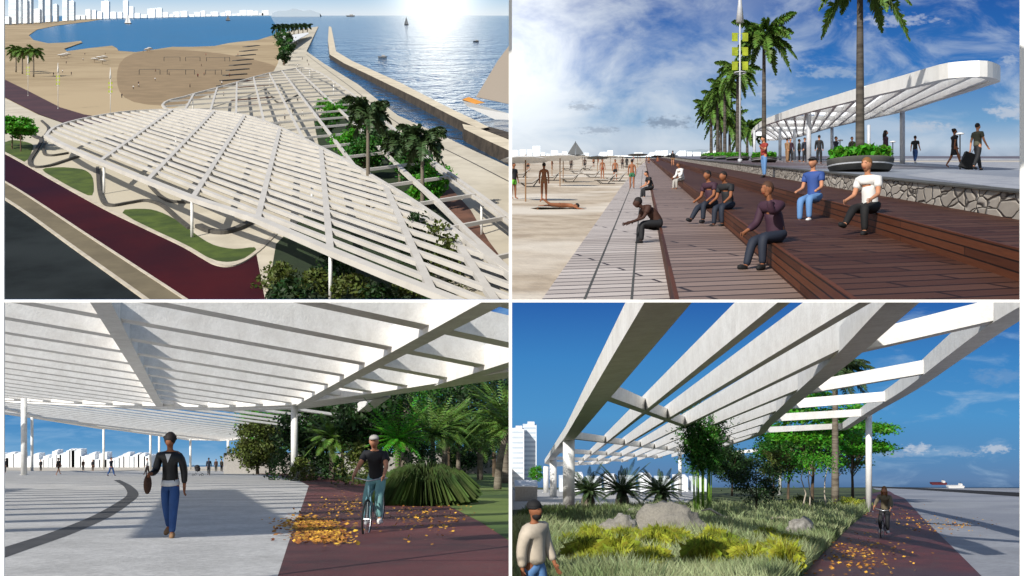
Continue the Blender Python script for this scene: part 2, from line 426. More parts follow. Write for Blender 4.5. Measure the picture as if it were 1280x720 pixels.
def build_parts(key, J, outfit):
    """meshes of a figure: body (skin), top, trousers, shoes"""
    if key in CACHE: return CACHE[key]
    hires = outfit.get('hires'); res = {}
    sp = torso() + [('ub', 'nk'), ('nk', 'nk2'), ('nk2', 'hd')]
    for i in '01':
        sp += [('ub', 'sh' + i), ('sh' + i, 'el' + i), ('el' + i, 'wr' + i), ('wr' + i, 'hn' + i), ('pel', 'hp' + i), ('hp' + i, ('hp' + i, 'kn' + i, .5)), (('hp' + i, 'kn' + i, .5), 'kn' + i),
               ('kn' + i, ('kn' + i, 'an' + i, .35)), (('kn' + i, 'an' + i, .35), 'an' + i), ('an' + i, 'to' + i)]
    nd, ed, rd = chain(sp, J, 0, .88 if outfit.get('top') else (.93 if outfit.get('bottom') else 1))
    for k, n in enumerate(nd):
        if any((n - J[q]).length < 1e-6 for q in ('nk', 'nk2', 'hd', 'wr0', 'wr1', 'hn0', 'hn1')): rd[k] /= .9
    if hires:                       # five fingers on each hand
        for i in (0, 1):
            wi = next(k for k, n in enumerate(nd) if (n - J['hn%d' % i]).length < 1e-6); rd[wi] = .026
            d = J['d%d' % i]; side = Vector((0, 1, 0)) if abs(d.y) < .8 else Vector((0, 0, 1)); side = (side - d * side.dot(d)).normalized()
            cu = d.cross(side).normalized() * (1 if i == 0 else -1)
            for f, (off, ln) in enumerate(((-.03, .062), (-.011, .072), (.009, .068), (.027, .052))):
                a = len(nd); nd += [J['hn%d' % i] + side * off + d * .03, J['hn%d' % i] + side * off * 1.15 + d * (.03 + ln * .5) + cu * .008, J['hn%d' % i] + side * off * 1.1 + d * (.03 + ln * .9) + cu * .028]
                ed += [(wi, a), (a, a + 1), (a + 1, a + 2)]; rd += [.0095, .0085, .0075]
            a = len(nd); nd += [J['wr%d' % i] + d * .03 - side * .035, J['wr%d' % i] + d * .075 - side * .052]; ed += [(wi, a), (a, a + 1)]; rd += [.011, .009]
    body = skin(nd, ed, rd, 'body', 2 if hires else 1)
    bm = bmesh.new(); bm.from_mesh(body)           # face: chin, nose, ears drawn into the one surface
    hd = J['hd']; tmp = bmesh.new()
    bmesh.ops.create_uvsphere(tmp, u_segments=14, v_segments=10, radius=1)
    for v in tmp.verts:
        z = v.co.z; w = 1 - .22 * max(0, -z)
        y = v.co.y * .098
        x = v.co.x * .076 * w
        if v.co.y < -.75 and -.35 < z < .1: y -= .018
        if abs(v.co.x) > .9 and abs(z) < .35: x *= 1.14
        v.co = Vector((x, y, z * .118)) + hd + Vector((0, -.012, .02))
    tme = bpy.data.meshes.new('t'); tmp.to_mesh(tme); tmp.free(); bm.from_mesh(tme); bpy.data.meshes.remove(tme)
    for f in bm.faces: f.smooth = True
    bm.to_mesh(body); bm.free(); res['body'] = body
    sl = outfit.get('sleeve', 'long')
    if outfit.get('top'):
        s2 = [(('pel', 'hp0', .25), 'pel')] + torso() if not outfit.get('crop') else [('sp', 'ch'), ('ch', 'ub')]
        s2 = s2 + [('ub', 'nk')]
        for i in '01':
            s2.append(('ub', 'sh' + i))
            if sl == 'short': s2.append(('sh' + i, ('sh' + i, 'el' + i, .6)))
            elif sl == 'long': s2 += [('sh' + i, 'el' + i), ('el' + i, ('el' + i, 'wr' + i, .92))]
        nd, ed, rd = chain(s2, J, .02 if not outfit.get('bulky') else .034)
        for k, n in enumerate(nd):
            if (n - J['nk']).length < 1e-6: rd[k] = .066; nd[k] = J['ub'].lerp(J['nk'], .95)
        nd[0] = J['pel'] + Vector((0, 0, -.05)); rd[0] = .155
        res['top'] = skin(nd, ed, rd, 'top')
    bt = outfit.get('blen', 'long')
    if outfit.get('bottom'):
        s3 = [(('pel', 'sp', .5), 'pel')]
        for i in '01':
            s3.append(('pel', 'hp' + i))
            if bt == 'long': s3 += [('hp' + i, ('hp' + i, 'kn' + i, .5)), (('hp' + i, 'kn' + i, .5), 'kn' + i), ('kn' + i, ('kn' + i, 'an' + i, .35)), (('kn' + i, 'an' + i, .35), ('kn' + i, 'an' + i, 1.0))]
            elif bt == 'short': s3 += [('hp' + i, ('hp' + i, 'kn' + i, .55))]
            elif bt == 'brief': s3 += [('hp' + i, ('hp' + i, 'kn' + i, .12))]
        nd, ed, rd = chain(s3, J, .018 if bt != 'brief' else .006)
        res['bottom'] = skin(nd, ed, rd, 'bottom')
    if outfit.get('shoes'):
        for i in '01':
            a, t = J['an' + i], J['to' + i]; d = (t - a)
            res['shoe' + i] = skin([a + Vector((0, .035, -.03)), a.lerp(t, .5) + Vector((0, 0, -.015)), t + d * .12], [(0, 1), (1, 2)], [.055, .054, .046], 'shoe')
    CACHE[key] = res
    return res
def hair_mesh(J, style):
    mb = MB(); hd = J['hd'] + Vector((0, -.012, .02))
    if style in ('short', 'long', 'bun', 'curly'):
        k = 1.0 if style != 'curly' else 1.15
        mb.ball(hd + Vector((0, .020, .036)), (.088 * k, .105 * k, .106 * k), 10)
    if style == 'long':
        mb.tube([hd + Vector((0, .05, .02)), hd + Vector((0, .075, -.10)), hd + Vector((0, .085, -.22)), hd + Vector((0, .08, -.30))], [.075, .085, .075, .03], 8)
        for s in (-1, 1): mb.tube([hd + Vector((s * .06, 0, .04)), hd + Vector((s * .085, .01, -.08)), hd + Vector((s * .08, .0, -.22))], [.03, .035, .012], 6)
    if style == 'bun': mb.ball(hd + Vector((0, .10, .08)), .045, 8)
    if style == 'curly':
        rr = random.Random(3)
        for q in range(26):
            a = rr.uniform(0, 6.28); e = rr.uniform(-.1, 1.4); d = Vector((math.cos(a) * math.cos(e), abs(math.sin(a)) * math.cos(e) * 1.1 - .15, math.sin(e)))
            mb.ball(hd + Vector((0, .02, .02)) + d * .098, .03, 5)
    if style == 'cap':
        mb.ball(hd + Vector((0, .01, .062)), (.088, .104, .062), 10); mb.lathe([(.02, 0), (.062, .004), (.064, .012), (.02, .016)], 14, hd + Vector((0, -.095, .055)), 1, 1.0)
    if style == 'beanie':
        mb.ball(hd + Vector((0, .02, .065)), (.098, .112, .082), 12); mb.ring(hd + Vector((0, .012, .045)), .088, .018, 'Z', 18, 6)
    return mb
def person(P, X, Y, H, pose, rot, fit, label, key=None, group=None, sc=1.0, cat='person', extras=None):
    """fit: dict(top, bottom, shoes, skin, hair, style, sleeve, blen, hires)"""
    J = joints(**pose)
    T = Thing(P, 'person', label, cat, X, Y, H, rot, sc, group)
    k = repr(sorted(pose.items())) + repr((fit.get('sleeve'), fit.get('blen'), fit.get('hires'), fit.get('bulky'), bool(fit.get('top')), bool(fit.get('bottom')), bool(fit.get('shoes')), fit.get('crop')))
    ms = build_parts(k, J, fit)
    link('body', ms['body'], M[fit.get('skin', 'skin')], T)
    if 'top' in ms: link(fit.get('topname', 'shirt'), ms['top'], M[fit['top']], T)
    if 'bottom' in ms: link(fit.get('botname', 'trousers'), ms['bottom'], M[fit['bottom']], T)
    for i in '01':
        if 'shoe' + i in ms: link('shoe', ms['shoe' + i], M[fit['shoes']], T)
    st = fit.get('style', 'short')
    part({'cap': 'cap', 'beanie': 'woolly_hat'}.get(st, 'hair'), hair_mesh(J, st), M[fit.get('hair', 'hair')], T, True)
    if fit.get('blen') == 'skirt':
        mb = MB(); p = J['pel']; mb.lathe([(.16, -.36), (.165, -.34), (.14, -.1), (.115, .1)], 14, p); part('skirt', mb, M[fit.get('skirt', 'dark')], T, True)
    if fit.get('hires'):
        hd = J['hd'] + Vector((0, -.012, .02))
        for s in (-1, 1):
            mb = MB(); mb.ball(hd + Vector((s * .03, -.088, .008)), (.013, .008, .007), 6); part('eye', mb, M['hair'], T, True)
            mb = MB(); mb.tube([hd + Vector((s * .015, -.094, .028)), hd + Vector((s * .03, -.094, .033)), hd + Vector((s * .045, -.084, .028))], .004, 5); part('eyebrow', mb, M['hair'], T)
        mb = MB(); mb.tube([hd + Vector((-.024, -.084, -.055)), hd + Vector((0, -.091, -.057)), hd + Vector((.024, -.084, -.055))], [.004, .008, .004], 6); part('mouth', mb, M['red'], T, True)
    if extras: extras(T, J)
    return T
STAND = dict(legs=((3, 2), (-2, 2)))
WALK = dict(legs=((22, 6), (-16, 16)), arms=((-18, 12), (16, 22)))
WALK2 = dict(legs=((-14, 18), (20, 4)), arms=((18, 25), (-16, 10)))
PHONE = dict(legs=((4, 3), (-4, 3)), arms=((25, 95), (-4, 8)), head=15)
def SEAT(seat=.45, lean=5, curl=10, legs=((82, 85), (80, 75)), arms=((18, 42), (14, 46)), **k): return dict(hz=seat + .10, lean=lean, curl=curl, legs=legs, arms=arms, ground=False, **k)

# ---------------------------------------------------------------- plants
def leaf(mb, p, s, rnd, flat=.0, asp=.55):
    a = rnd.uniform(0, 6.283); e = rnd.uniform(-1, 1) * (1 - flat)
    d = Vector((math.cos(a) * math.cos(e), math.sin(a) * math.cos(e), math.sin(e)))
    q = Vector((rnd.gauss(0, 1), rnd.gauss(0, 1), rnd.gauss(0, 1) + flat * 3)); n = (q - d * q.dot(d))
    if n.length < 1e-3: return
    w = d.cross(n.normalized()) * s * asp * .5; d = d * s * .5
    mb.add([p - d, p + w, p + d, p - w], [(0, 1, 2, 3)])
def tree(P, name, label, X, Y, h, rx, rz, leafm, n=2200, ls=.22, trunk=.14, th=None, clumps=26, flat=.0, layers=0, group=None, ry=None, cat='tree', trunkm='trunk', seed=0, sc=1, limbs=5, edge=.35):
    rnd = random.Random(seed * 77 + int(X * 13) + 5); T = Thing(P, name, label, cat, X, Y, 0, 0, 1, group)
    ry = ry or rx; th = th if th is not None else h - rz * 1.2
    cz = h - rz; mb = MB(); lean = rnd.uniform(-.2, .2)
    mb.tube([(0, 0, -.1), (lean * .3, 0, th * .5), (lean, 0, th), (lean * 1.2, 0, cz + rz * .3)], [trunk * 1.25, trunk, trunk * .75, trunk * .3], 8)
    cs = []
    for i in range(clumps):
        while True:
            d = Vector((rnd.uniform(-1, 1), rnd.uniform(-1, 1), rnd.uniform(-1, 1)))
            if .15 < d.length < 1: break
        d = d * (1 / max(.55, d.length)) * rnd.uniform(.55, .95) if rnd.random() < edge + .3 else d
        if layers: d.z = (round((d.z * .5 + .5) * layers) / layers * 2 - 1) * .9; d.x *= (1.15 - .55 * abs(d.z)); d.y *= (1.15 - .55 * abs(d.z))
        c = Vector((d.x * rx * .8, d.y * ry * .8, cz + d.z * rz * .85)); cs.append(c)
        if i < limbs * 2:
            st = Vector((lean * .7, 0, th * rnd.uniform(.6, 1))); mb.tube([st, st.lerp(c, .55) + Vector((0, 0, .1 * h * .3)), c], [trunk * .4, trunk * .25, trunk * .08], 5)
    tm = mb.data('trunk'); trim(tm, P, T.rel(0, 0, P.h)); link('trunk', tm, M[trunkm], T)
    lb = MB(); base = Vector((X, Y))
    for i in range(n):
        c = cs[rnd.randrange(len(cs))]; s = rnd.uniform(.6, 1) * (rx / 3.2)
        q = Vector((rnd.gauss(0, .5) * s, rnd.gauss(0, .5) * s * ry / rx, rnd.gauss(0, .38 if not layers else .16) * s)) + c
        if P.inside(X + q.x, Y + q.y, q.z - P.s * 0, ls * F / Y * .3): leaf(lb, q, ls * rnd.uniform(.7, 1.3), rnd, flat)
    if lb.f: part('crown', lb, M[leafm], T)
    return T
def frond(mb, b, az, L, rise, droop, nl=18, lw=.05, ll=.5, fluffy=.0, rnd=random, vshape=.5):
    d = Vector((math.cos(az), math.sin(az), 0)); pts = []
    for i in range(9):
        t = i / 8; pts.append(b + d * (L * t * (1 - .12 * t * droop)) + Vector((0, 0, L * (rise * t - droop * t * t))))
    mb.tube(pts, [.03 * L / 3 * (1 - .8 * i / 8) + .004 for i in range(9)], 4, False)
    side = Vector((-d.y, d.x, 0))
    for i in range(nl):
        t = .14 + .86 * i / nl; k = t * 8; a = int(min(7, k)); p = pts[a].lerp(pts[a + 1], k - a); tg = (pts[a + 1] - pts[a]).normalized()
        l = ll * math.sin(math.pi * min(1, .18 + t * .82)) ** .6
        for s in ((-1, 1) if not fluffy else (-1, 1, -.6, .6)):
            up = Vector((0, 0, 1)) * rnd.uniform(-fluffy, fluffy) if fluffy else Vector((0, 0, vshape * .5))
            q = (side * s + tg * .75 + up - Vector((0, 0, .15))).normalized()
            w = tg * lw * .5; e = p + q * l - Vector((0, 0, l * .25)); m_ = p + q * l * .55
            mb.add([p - w, p + w, m_ + w, e, m_ - w], [(0, 1, 2, 3, 4)])
def palm(P, name, label, X, Y, h, L, nf=18, H=0, group=None, trunk=.16, leafm='frond', fluffy=0, rise=(.1, 1.0), droop=(.5, 1.0), ll=.5, nl=18, lw=.05, trunkm='palmtrunk', seed=1, bulge=0, cat='palm tree', lean=0, shaft=0, sc=1):
    rnd = random.Random(seed); T = Thing(P, name, label, cat, X, Y, H, 0, sc, group)
    mb = MB(); zs = [i / 8 for i in range(9)]
    mb.tube([(lean * t * t, 0, h * t - .05) for t in zs], [trunk * (1.25 - .5 * t + bulge * math.sin(math.pi * min(1, t * 1.1))) for t in zs], 10)
    tm = mb.data('trunk', True); trim(tm, P, T.rel(0, 0, P.h)); link('trunk', tm, M[trunkm], T)
    if shaft:
        mb = MB(); mb.tube([(lean, 0, h - .05), (lean, 0, h + shaft * .6), (lean, 0, h + shaft)], [trunk * .8, trunk * .7, trunk * .25], 8); part('crown_shaft', mb, M['leaf'], T, True)
    fb = MB(); b = Vector((lean, 0, h + shaft * .8))
    for i in range(nf):
        az = i * 2.39996 + rnd.uniform(-.2, .2); t = i / nf
        frond(fb, b, az, L * rnd.uniform(.85, 1.1), rise[0] + (rise[1] - rise[0]) * t, droop[0] + (droop[1] - droop[0]) * (1 - t), nl, lw, ll, fluffy, rnd)
    # keep to this place's side
    if not all(P.inside(X + v[0] * sc, Y + v[1] * sc, v[2] * sc + H + 0, 1) for v in fb.v[::7]):
        g = MB(); 
        for f in fb.f:
            if all(P.inside(X + fb.v[i][0] * sc, Y + fb.v[i][1] * sc, fb.v[i][2] * sc + H, 1) for i in f): g.add([fb.v[i] for i in f], [tuple(range(len(f)))])
        fb = g
    if fb.f: part('crown', fb, M[leafm], T)
    return T
def bush(P, name, label, X, Y, r, h, leafm, n=500, ls=.15, group=None, cat='shrub', blades=False, H=0, seed=0, rise=1.0):
    rnd = random.Random(seed + int(X * 7)); T = Thing(P, name, label, cat, X, Y, H, 0, 1, group); mb = MB()
    for i in range(n):
        a = rnd.uniform(0, 6.283); q = math.sqrt(rnd.random())
        if blades:
            p = Vector((math.cos(a) * q * r * .45, math.sin(a) * q * r * .45, 0)); b = rnd.uniform(0, 6.283)
            d = Vector((math.cos(a), math.sin(a), 0)) * r * rnd.uniform(.3, .75); hh = h * rnd.uniform(.6, 1.1) * (1 - .25 * q)
            w = Vector((math.cos(b), math.sin(b), 0)) * ls * .5
            m_ = p + d * .45 + Vector((0, 0, hh * .8)); e = p + d + Vector((0, 0, hh * rnd.uniform(.55, 1) * rise))
            vs = [p - w, p + w, m_ + w * .7, e, m_ - w * .7]; fs = [(0, 1, 2, 3, 4)]
        else:
            e = rnd.uniform(0, 1.57); rr = rnd.uniform(.6, 1) * (1 + .25 * math.sin(a * 3 + seed) * math.cos(e))
            p = Vector((math.cos(a) * math.cos(e) * r * rr, math.sin(a) * math.cos(e) * r * rr, math.sin(e) * h * rr))
            t = MB(); leaf(t, p, ls * rnd.uniform(.7, 1.3), rnd); vs, fs = t.v, t.f
            if not vs: continue
        if all(P.inside(X + v[0], Y + v[1], v[2] + H, 0) for v in vs): mb.add(vs, fs)
    if not mb.f: mb.add([(0, 0, 0), (.01, 0, 0), (0, 0, .01)], [(0, 1, 2)])
    part('foliage', mb, M[leafm], T)
    return T
def bicycle(P, X, Y, rot, label, framem, H=0):
    T = Thing(P, 'bicycle', label, 'bicycle', X, Y, H, rot)
    for y in (-.52, .52):
        w = MB(); w.ring((0, y, .34), .325, .02, 'X', 28, 6); wo = part('wheel', w, M['rubber'], T, True)
        r = MB(); r.ring((0, y, .34), .30, .009, 'X', 28, 5); part('rim', r, M['chrome'], wo)
        sp = MB()
        for k in range(14):
            a = k * math.pi / 7; sp.tube([(0, y, .34), (0, y + .3 * math.cos(a), .34 + .3 * math.sin(a))], .0025, 3)
        sp.tube([(-.05, y, .34), (.05, y, .34)], .02, 8); part('spokes', sp, M['chrome'], wo)
    f = MB(); bb = (0, .08, .30); hd = (0, -.36, .78); st = (0, .22, .82)
    for a, b, r in ((bb, hd, .018), (bb, st, .016), ((0, -.35, .72), (0, .2, .74), .015), ((0, .2, .76), (0, .52, .34), .009), (bb, (0, .52, .34), .01)): f.tube([a, b], r, 8)
    for s in (-.05, .05): f.tube([(s * .6, -.385, .70), (s, -.43, .60), (s, -.52, .34)], .011, 6)
    f.tube([(0, -.35, .68), (0, -.38, .9)], .018, 8); part('bicycle_frame', f, framem, T, True)
    m_ = MB(); m_.tube([(-.30, -.22, 1.0), (-.22, -.36, 1.02), (0, -.39, .98), (.22, -.36, 1.02), (.30, -.22, 1.0)], .013, 6); part('handlebar', m_, M['chrome'], T, True)
    s = MB(); s.tube([(0, .21, .80), (0, .24, .93)], .012, 6); s.ball((0, .26, .95), (.075, .13, .03), 8); part('saddle', s, M['black'], T, True)
    p = MB(); p.ring((.03, .08, .30), .09, .008, 'X', 20, 5); p.tube([(.06, .08, .30), (.07, .0, .17)], .01, 5); p.tube([(-.06, .08, .30), (-.07, .16, .43)], .01, 5); p.box((.12, 0, .165), (.1, .06, .02)); p.box((-.12, .16, .435), (.1, .06, .02)); part('pedals', p, M['chrome'], T)
    fd = MB(); fd.tube([(0, .52 - .36 * math.cos(a), .34 + .36 * math.sin(a)) for a in (.9, 1.3, 1.7, 2.1)], .02, 5); part('mudguard', fd, framem, T)
    return T
CYC = dict(hz=.95, lean=14, curl=8, legs=((62, 62), (38, 72)), arms=((48, 22), (48, 22)), out=(16, 16), splay=(6, 6), ground=False)
def towerbox(P, X, Y, w, d, h, label, group, m='tower', H=0, name='tower_block', step=None):
    T = Thing(P, name, label, 'building', X, Y, H, 0, 1, group)
    mb = MB(); mb.box((0, 0, h / 2), (w, d, h)); part('wall', mb, M[m], T)
    mb = MB(); mb.box((w * .1, 0, h + h * .02), (w * .5, d * .5, h * .05)); part('roof', mb, M[m], T)
    if step:
        nf = max(2, int(step))
        for k in range(nf):
            mb = MB(); mb.box((0, -d / 2 - w * .004, h * (k + .5) / nf), (w * .86, w * .01, h / nf * .45)); part('window_band', mb, M['glass'], T)
    return T
M['glass'] = mat('far_window_glass', '#c3cdd6', .4, '#b5c1cc', .1)
# ================================================================ WORLD 3 : under the pergola, looking along the plaza
M['pave'] = mat('pale_paving', '#cfcecb', .75, '#b9b8b5', .8, c3='#c2c1be', bump=.2, bs=14, speck=.30, ss=9)
M['grassd'] = mat('dark_grass_blades', '#55682f', .7, '#2f431c', 1, isl=.4, trans=.2)
M['redpath'] = mat('red_path', '#5b2a2c', .7, '#3f1d22', 1.5, c3='#6c3434', bump=.3, bs=30, speck=.35, ss=11)
M['lawn'] = mat('lawn', '#4f6a2c', .9, '#2f471b', .6, c3='#6a7d3a', bump=.4, bs=12)
M['darktile'] = mat('dark_tile', '#4a4a4b', .7, '#3a3a3b', 2)
M['sand'] = mat('sand', '#d6cdbd', .9, '#c4b9a6', .15)
M['sea3'] = water_mat('sea_far', '#4f7388', 1, .3, .2, .2)
P = P3
sheet(P, 'plaza', [(-700, 588.5), (640, 588.5), (640, 800), (-700, 800)], M['pave'], 0.0)
sheet(P, 'beach', [(-900, 583.4), (640, 583.4), (640, 588.6), (-900, 588.6)], M['sand'], 0.0)
sheet(P, 'sea', [(-900, 580.2), (640, 580.2), (640, 583.4), (-900, 583.4)], M['sea3'], 0.0)
path3 = [(344, 730), (360, 680), (375, 640), (386, 607)] + [(372, 600), (357, 596.5), (320, 592), (280, 590), (300, 588.9)] + [(395, 594), (460, 605), (495, 615), (560, 632), (600, 652), (640, 678), (640, 730)]
sheet(P, 'path', path3, M['redpath'], .004)
lawn3 = [(300, 588.7), (395, 594), (460, 605), (495, 615), (560, 632), (600, 652), (640, 678), (640, 588.5)]
sheet(P, 'lawn', lawn3, M['lawn'], .008)
ribbon(P, 'plaza', [(-60, 712), (5, 690), (45, 677), (80, 665), (125, 646), (155, 628), (166, 618), (160, 608), (146, 600)], .42, M['darktile'], .004)

# roof: gently tilted plane through the beams
H0 = 6.0; aa = .10
def roofH3(X, Y): return H0 - aa * (X + 400 / F * Y)
def r3(u, v):
    Y = F * (H0 - P3.h) / (579 - v + aa * (u - 240)); return ((u - 640) / F * Y, Y)
T3 = Thing(P3, 'pergola', 'white slatted pergola roof over the plaza where the woman in the leather jacket walks', 'pergola', *r3(5, 500))
rear = [(-260, 497), (5, 500), (130, 506), (200, 508), (280, 510), (368, 507), (480, 492), (560, 480), (636, 468), (700, 459)]
rear = [r3(u, v) for u, v in rear]
near_poly = [(-12, 7.5), (-7.9, 13.8), (-8.5, 15.2)] 
# outline of the near canopy: goes past the frame on the left, up to the rear rim
pn = [(-34, 12), (-9.3, 13.0)] + [r3(-3, 300), r3(700, 330), rear[-1]] + rear[::-1][1:] + [(-70, 60)]
d1 = Vector((2043 + 240 - 640, 1200)).normalized()      # slats
d2 = Vector((-400, 1200)).normalized()                  # beams
rearline = rear
big(T3, 'rim_beam', [strip(rear, .9, .75, lambda x, y: roofH3(x, y) - .02)], M['white'])
gap = 5.4
nd = Vector((-d1.y, d1.x))
for k in range(-12, 24):
    for a, b in clipline(pn, (nd.x * gap * k, 18 + nd.y * gap * k), d1):
        if (Vector(a) - Vector(b)).length > 1.2:
            o = big(T3, 'slat', [beam(a, b, .85, .86, roofH3(*a) + .1, roofH3(*b) + .1)], M['white'], cut=True)
# unseen slats and broad beams added out of view to shade the foreground
side = [(-.60 * 9.3, 9.3), (-.60 * 32, 32), (-48, 32), (-44, 4.7), (3, 4.7), (2.4, 7.0), (-4.5, 8.6)]
for k in range(-16, 30):
    for a, b in clipline(side, (nd.x * 2.9 * k, 18 + nd.y * 2.9 * k), d1):
        if (Vector(a) - Vector(b)).length > 1.2: big(T3, 'slat', [beam(a, b, .5, .5, roofH3(*a) + .1, roofH3(*b) + .1)], M['white'], cut=False)
for xx in (-14.4, -26):
    for a, b in clipline(side, (xx, 8), d2): big(T3, 'cross_beam', [beam(a, b, 1.5, .95, roofH3(*a) - .05, roofH3(*b) - .05)], M['white'], cut=False)
for u0, uu in ((140, 1), (372, 1), (555, 1), (-130, 1), (-420, 1)):
    p = r3(u0, 508) if u0 != 555 else r3(555, 480)
    if u0 == 140: p = r3(200, 508)
    for a, b in clipline(pn, p, d2):
        big(T3, 'cross_beam', [beam(a, b, .62, .95, roofH3(*a) - .05, roofH3(*b) - .05)], M['white'])
# the farther canopy
far = [(5, 503), (130, 509), (200, 511), (280, 513), (368, 511), (430, 503), (480, 496), (420, 540), (330, 546), (285, 551), (235, 550), (175, 541.5), (130, 536), (60, 525), (5, 517.5), (-60, 509), (-60, 500)]
farp = [r3(*q) for q in far]
T3b = Thing(P3, 'pergola', 'farther white slatted canopy behind the first, its edge against the blue sky', 'pergola', *r3(130, 536))
big(T3b, 'rim_beam', [strip(farp, .7, .6, roofH3, True)], M['white'])
for k in range(-30, 60):
    for a, b in clipline(farp, (nd.x * 6.5 * k, 150 + nd.y * 6.5 * k), d1):
        if (Vector(a) - Vector(b)).length > 4: big(T3b, 'slat', [beam(a, b, .7, .2, roofH3(*a) + .05, roofH3(*b) + .05)], M['white'])
for u0, v0 in ((62, 524.5), (130, 536), (175, 541), (225, 549), (262, 549)):
    for a, b in clipline(farp, r3(u0, v0), Vector((-.55 + (u0 / 225), 1))):
        if (Vector(a) - Vector(b)).length > 4: big(T3b, 'cross_beam', [beam(a, b, .8, .5, roofH3(*a) - .1, roofH3(*b) - .1)], M['white'])
def column(P, u, vt, Y, rad, T, H0_=None, name='column'):
    X = (u - 640) / F * Y; Ht = H0_ if H0_ else P.h + (P.vh - vt) / F * Y
    mb = MB(); mb.tube([T.rel(X, Y, -.02), T.rel(X, Y, Ht + .15)], rad, 14); mb.tube([T.rel(X, Y, -.01), T.rel(X, Y, .03)], rad * 1.5, 14)
    part(name, mb, M['post'], T, True)
for u, v, t in ((30, 500, .30), (368, 507, .24)):
    X, Y = r3(u, v); column(P3, u, 0, Y, t, T3, roofH3(X, Y))
for u, v in ((129.5, 537), (238, 549), (285, 550), (199, 546), (188, 543), (40, 521)):
    X, Y = r3(u, v); column(P3, u, 0, Y, .22, T3b, roofH3(X, Y))

# skyline beyond the beach
rnd = random.Random(5)
k = 0; u = -20
SKY = 'pale blocks of the far skyline behind the plaza'
while u < 190:
    w = rnd.uniform(5, 12); top = rnd.choice([563, 566, 569, 571, 567, 573])
    if 85 < u < 105: top = 562
    Y = 290; X = (u - 640) / F * Y; hh = P3.h + (579 - top) / F * Y
    towerbox(P3, X, Y, w / F * Y, 4, hh, f'pale far building, {ORD[k]} from the left on the skyline behind the plaza', SKY, 'tower' if k % 3 else 'tower2')
    k += 1; u += w * .85
for i, (u0, tp) in enumerate(((350, 568), (300, 572), (270, 574))):
    pass
# people on the plaza
def bag(T, J):
    mb = MB(); w = J['wr1'] + Vector((-.05, .02, -.18)); mb.ball(w, (.055, .15, .17), 10); b = part('handbag', mb, M['brown'], T, True)
    mb = MB(); mb.tube([w + Vector((0, -.07, .1)), w + Vector((0, -.05, .3)), w + Vector((0, .05, .3)), w + Vector((0, .07, .1))], .01, 5); part('strap', mb, M['brown'], b)
    mb = MB(); c = J['ch']; mb.tube([J['pel'] + Vector((0, 0, .03)), J['pel'] + Vector((0, 0, -.07))], [.147, .158], 14); part('blouse', mb, M['white_cloth'], T, True)
    mb = MB(); mb.add([J['ub'] + Vector((-.05, -.118, .03)), J['ub'] + Vector((.05, -.118, .03)), J['ch'] + Vector((0, -.155, -.03))], [(0, 1, 2)]); part('neckline', mb, M['white_cloth'], T)
M['leather'] = mat('black_leather', '#1b1a1c', .38, '#101012', 8, bump=.2)
WOM = dict(hz=.92, legs=((16, 4), (-9, 14)), arms=((12, 88), (4, 12)), out=(12, 12), splay=(0, 0), lean=2)
WOM['arms'] = ((-6, 14), (14, 80))
x, y = P3.at(213, 671)
person(P3, x, y, 0, WOM, R(4), dict(top='leather', bottom='jeans', shoes='tan', skin='skint', style='curly', hires=True, topname='jacket', botname='jeans'), 'woman in black leather jacket and blue jeans walking towards us with a handbag', extras=bag, sc=.95)
# cyclist
x, y = P3.at(467, 664)
M['bike3'] = mat('pale_blue_paint', '#6f9aa5', .4)
bicycle(P3, x, y, R(-5), 'pale blue bicycle ridden on the red path by the person in a grey cap', M['bike3'])
person(P3, x + .02, y + .25, 0, CYC, R(-5), dict(top='dark', bottom='teal', shoes='white_cloth', style='cap', hair='greycl', hires=True, sleeve='short', topname='vest'), 'person in grey cap, black top and pale jeans riding a pale blue bicycle')
W3P = [(73, 594, WALK, 2.6, dict(top='dark', bottom='dark', blen='short', sleeve='short'), 'person in dark top and shorts walking away beside the left white column'),
       (139, 595, WALK, 1.3, dict(top='navy', bottom='jeans', shoes='dark'), 'person with dark jacket and backpack striding right near the dark curved stripe'),
       (184, 593.5, WALK2, -1.2, dict(top='white_cloth', bottom='dark', shoes='dark'), 'person in white shirt and dark trousers stepping out just behind the walking woman'),
       (261, 594, WALK, .2, dict(top='navy', bottom='dark', shoes='dark'), 'person in navy pushing a stroller across the plaza'),
       (270, 590, STAND, .2, dict(top='brown', bottom='khaki'), 'person in brown standing right of the stroller group'),
       (277, 590, STAND, 3, dict(top='khaki', bottom='dark'), 'person in khaki top standing at the right end of the plaza group'),
       (6, 591, STAND, 0, dict(top='dark', bottom='dark'), 'dark figure at the far left edge of the plaza'),
       (51, 588.9, STAND, 0, dict(top='dark', bottom='dark'), 'small dark figure on the beach edge left of the person in shorts'),
       (104, 588.9, STAND, 0, dict(top='brown', bottom='dark'), 'small far person in brown between the two walkers'),
       (116, 588.9, STAND, 0, dict(top='dark', bottom='brown'), 'small far person in dark top left of the backpack walker'),
       (302, 591, STAND, 0, dict(top='blue', bottom='navy'), 'far person in blue walking on the plaza just left of the garden trees'),
       (338, 593, STAND, .3, dict(top='dark', bottom='navy'), 'far person in dark clothes under the garden trees behind the column')]
for u, v, po, ro, ft, lb in W3P:
    x, y = P3.at(u, v); f = dict(ft); f.setdefault('shoes', None)
    person(P3, x, y, 0, po, ro, f, lb)
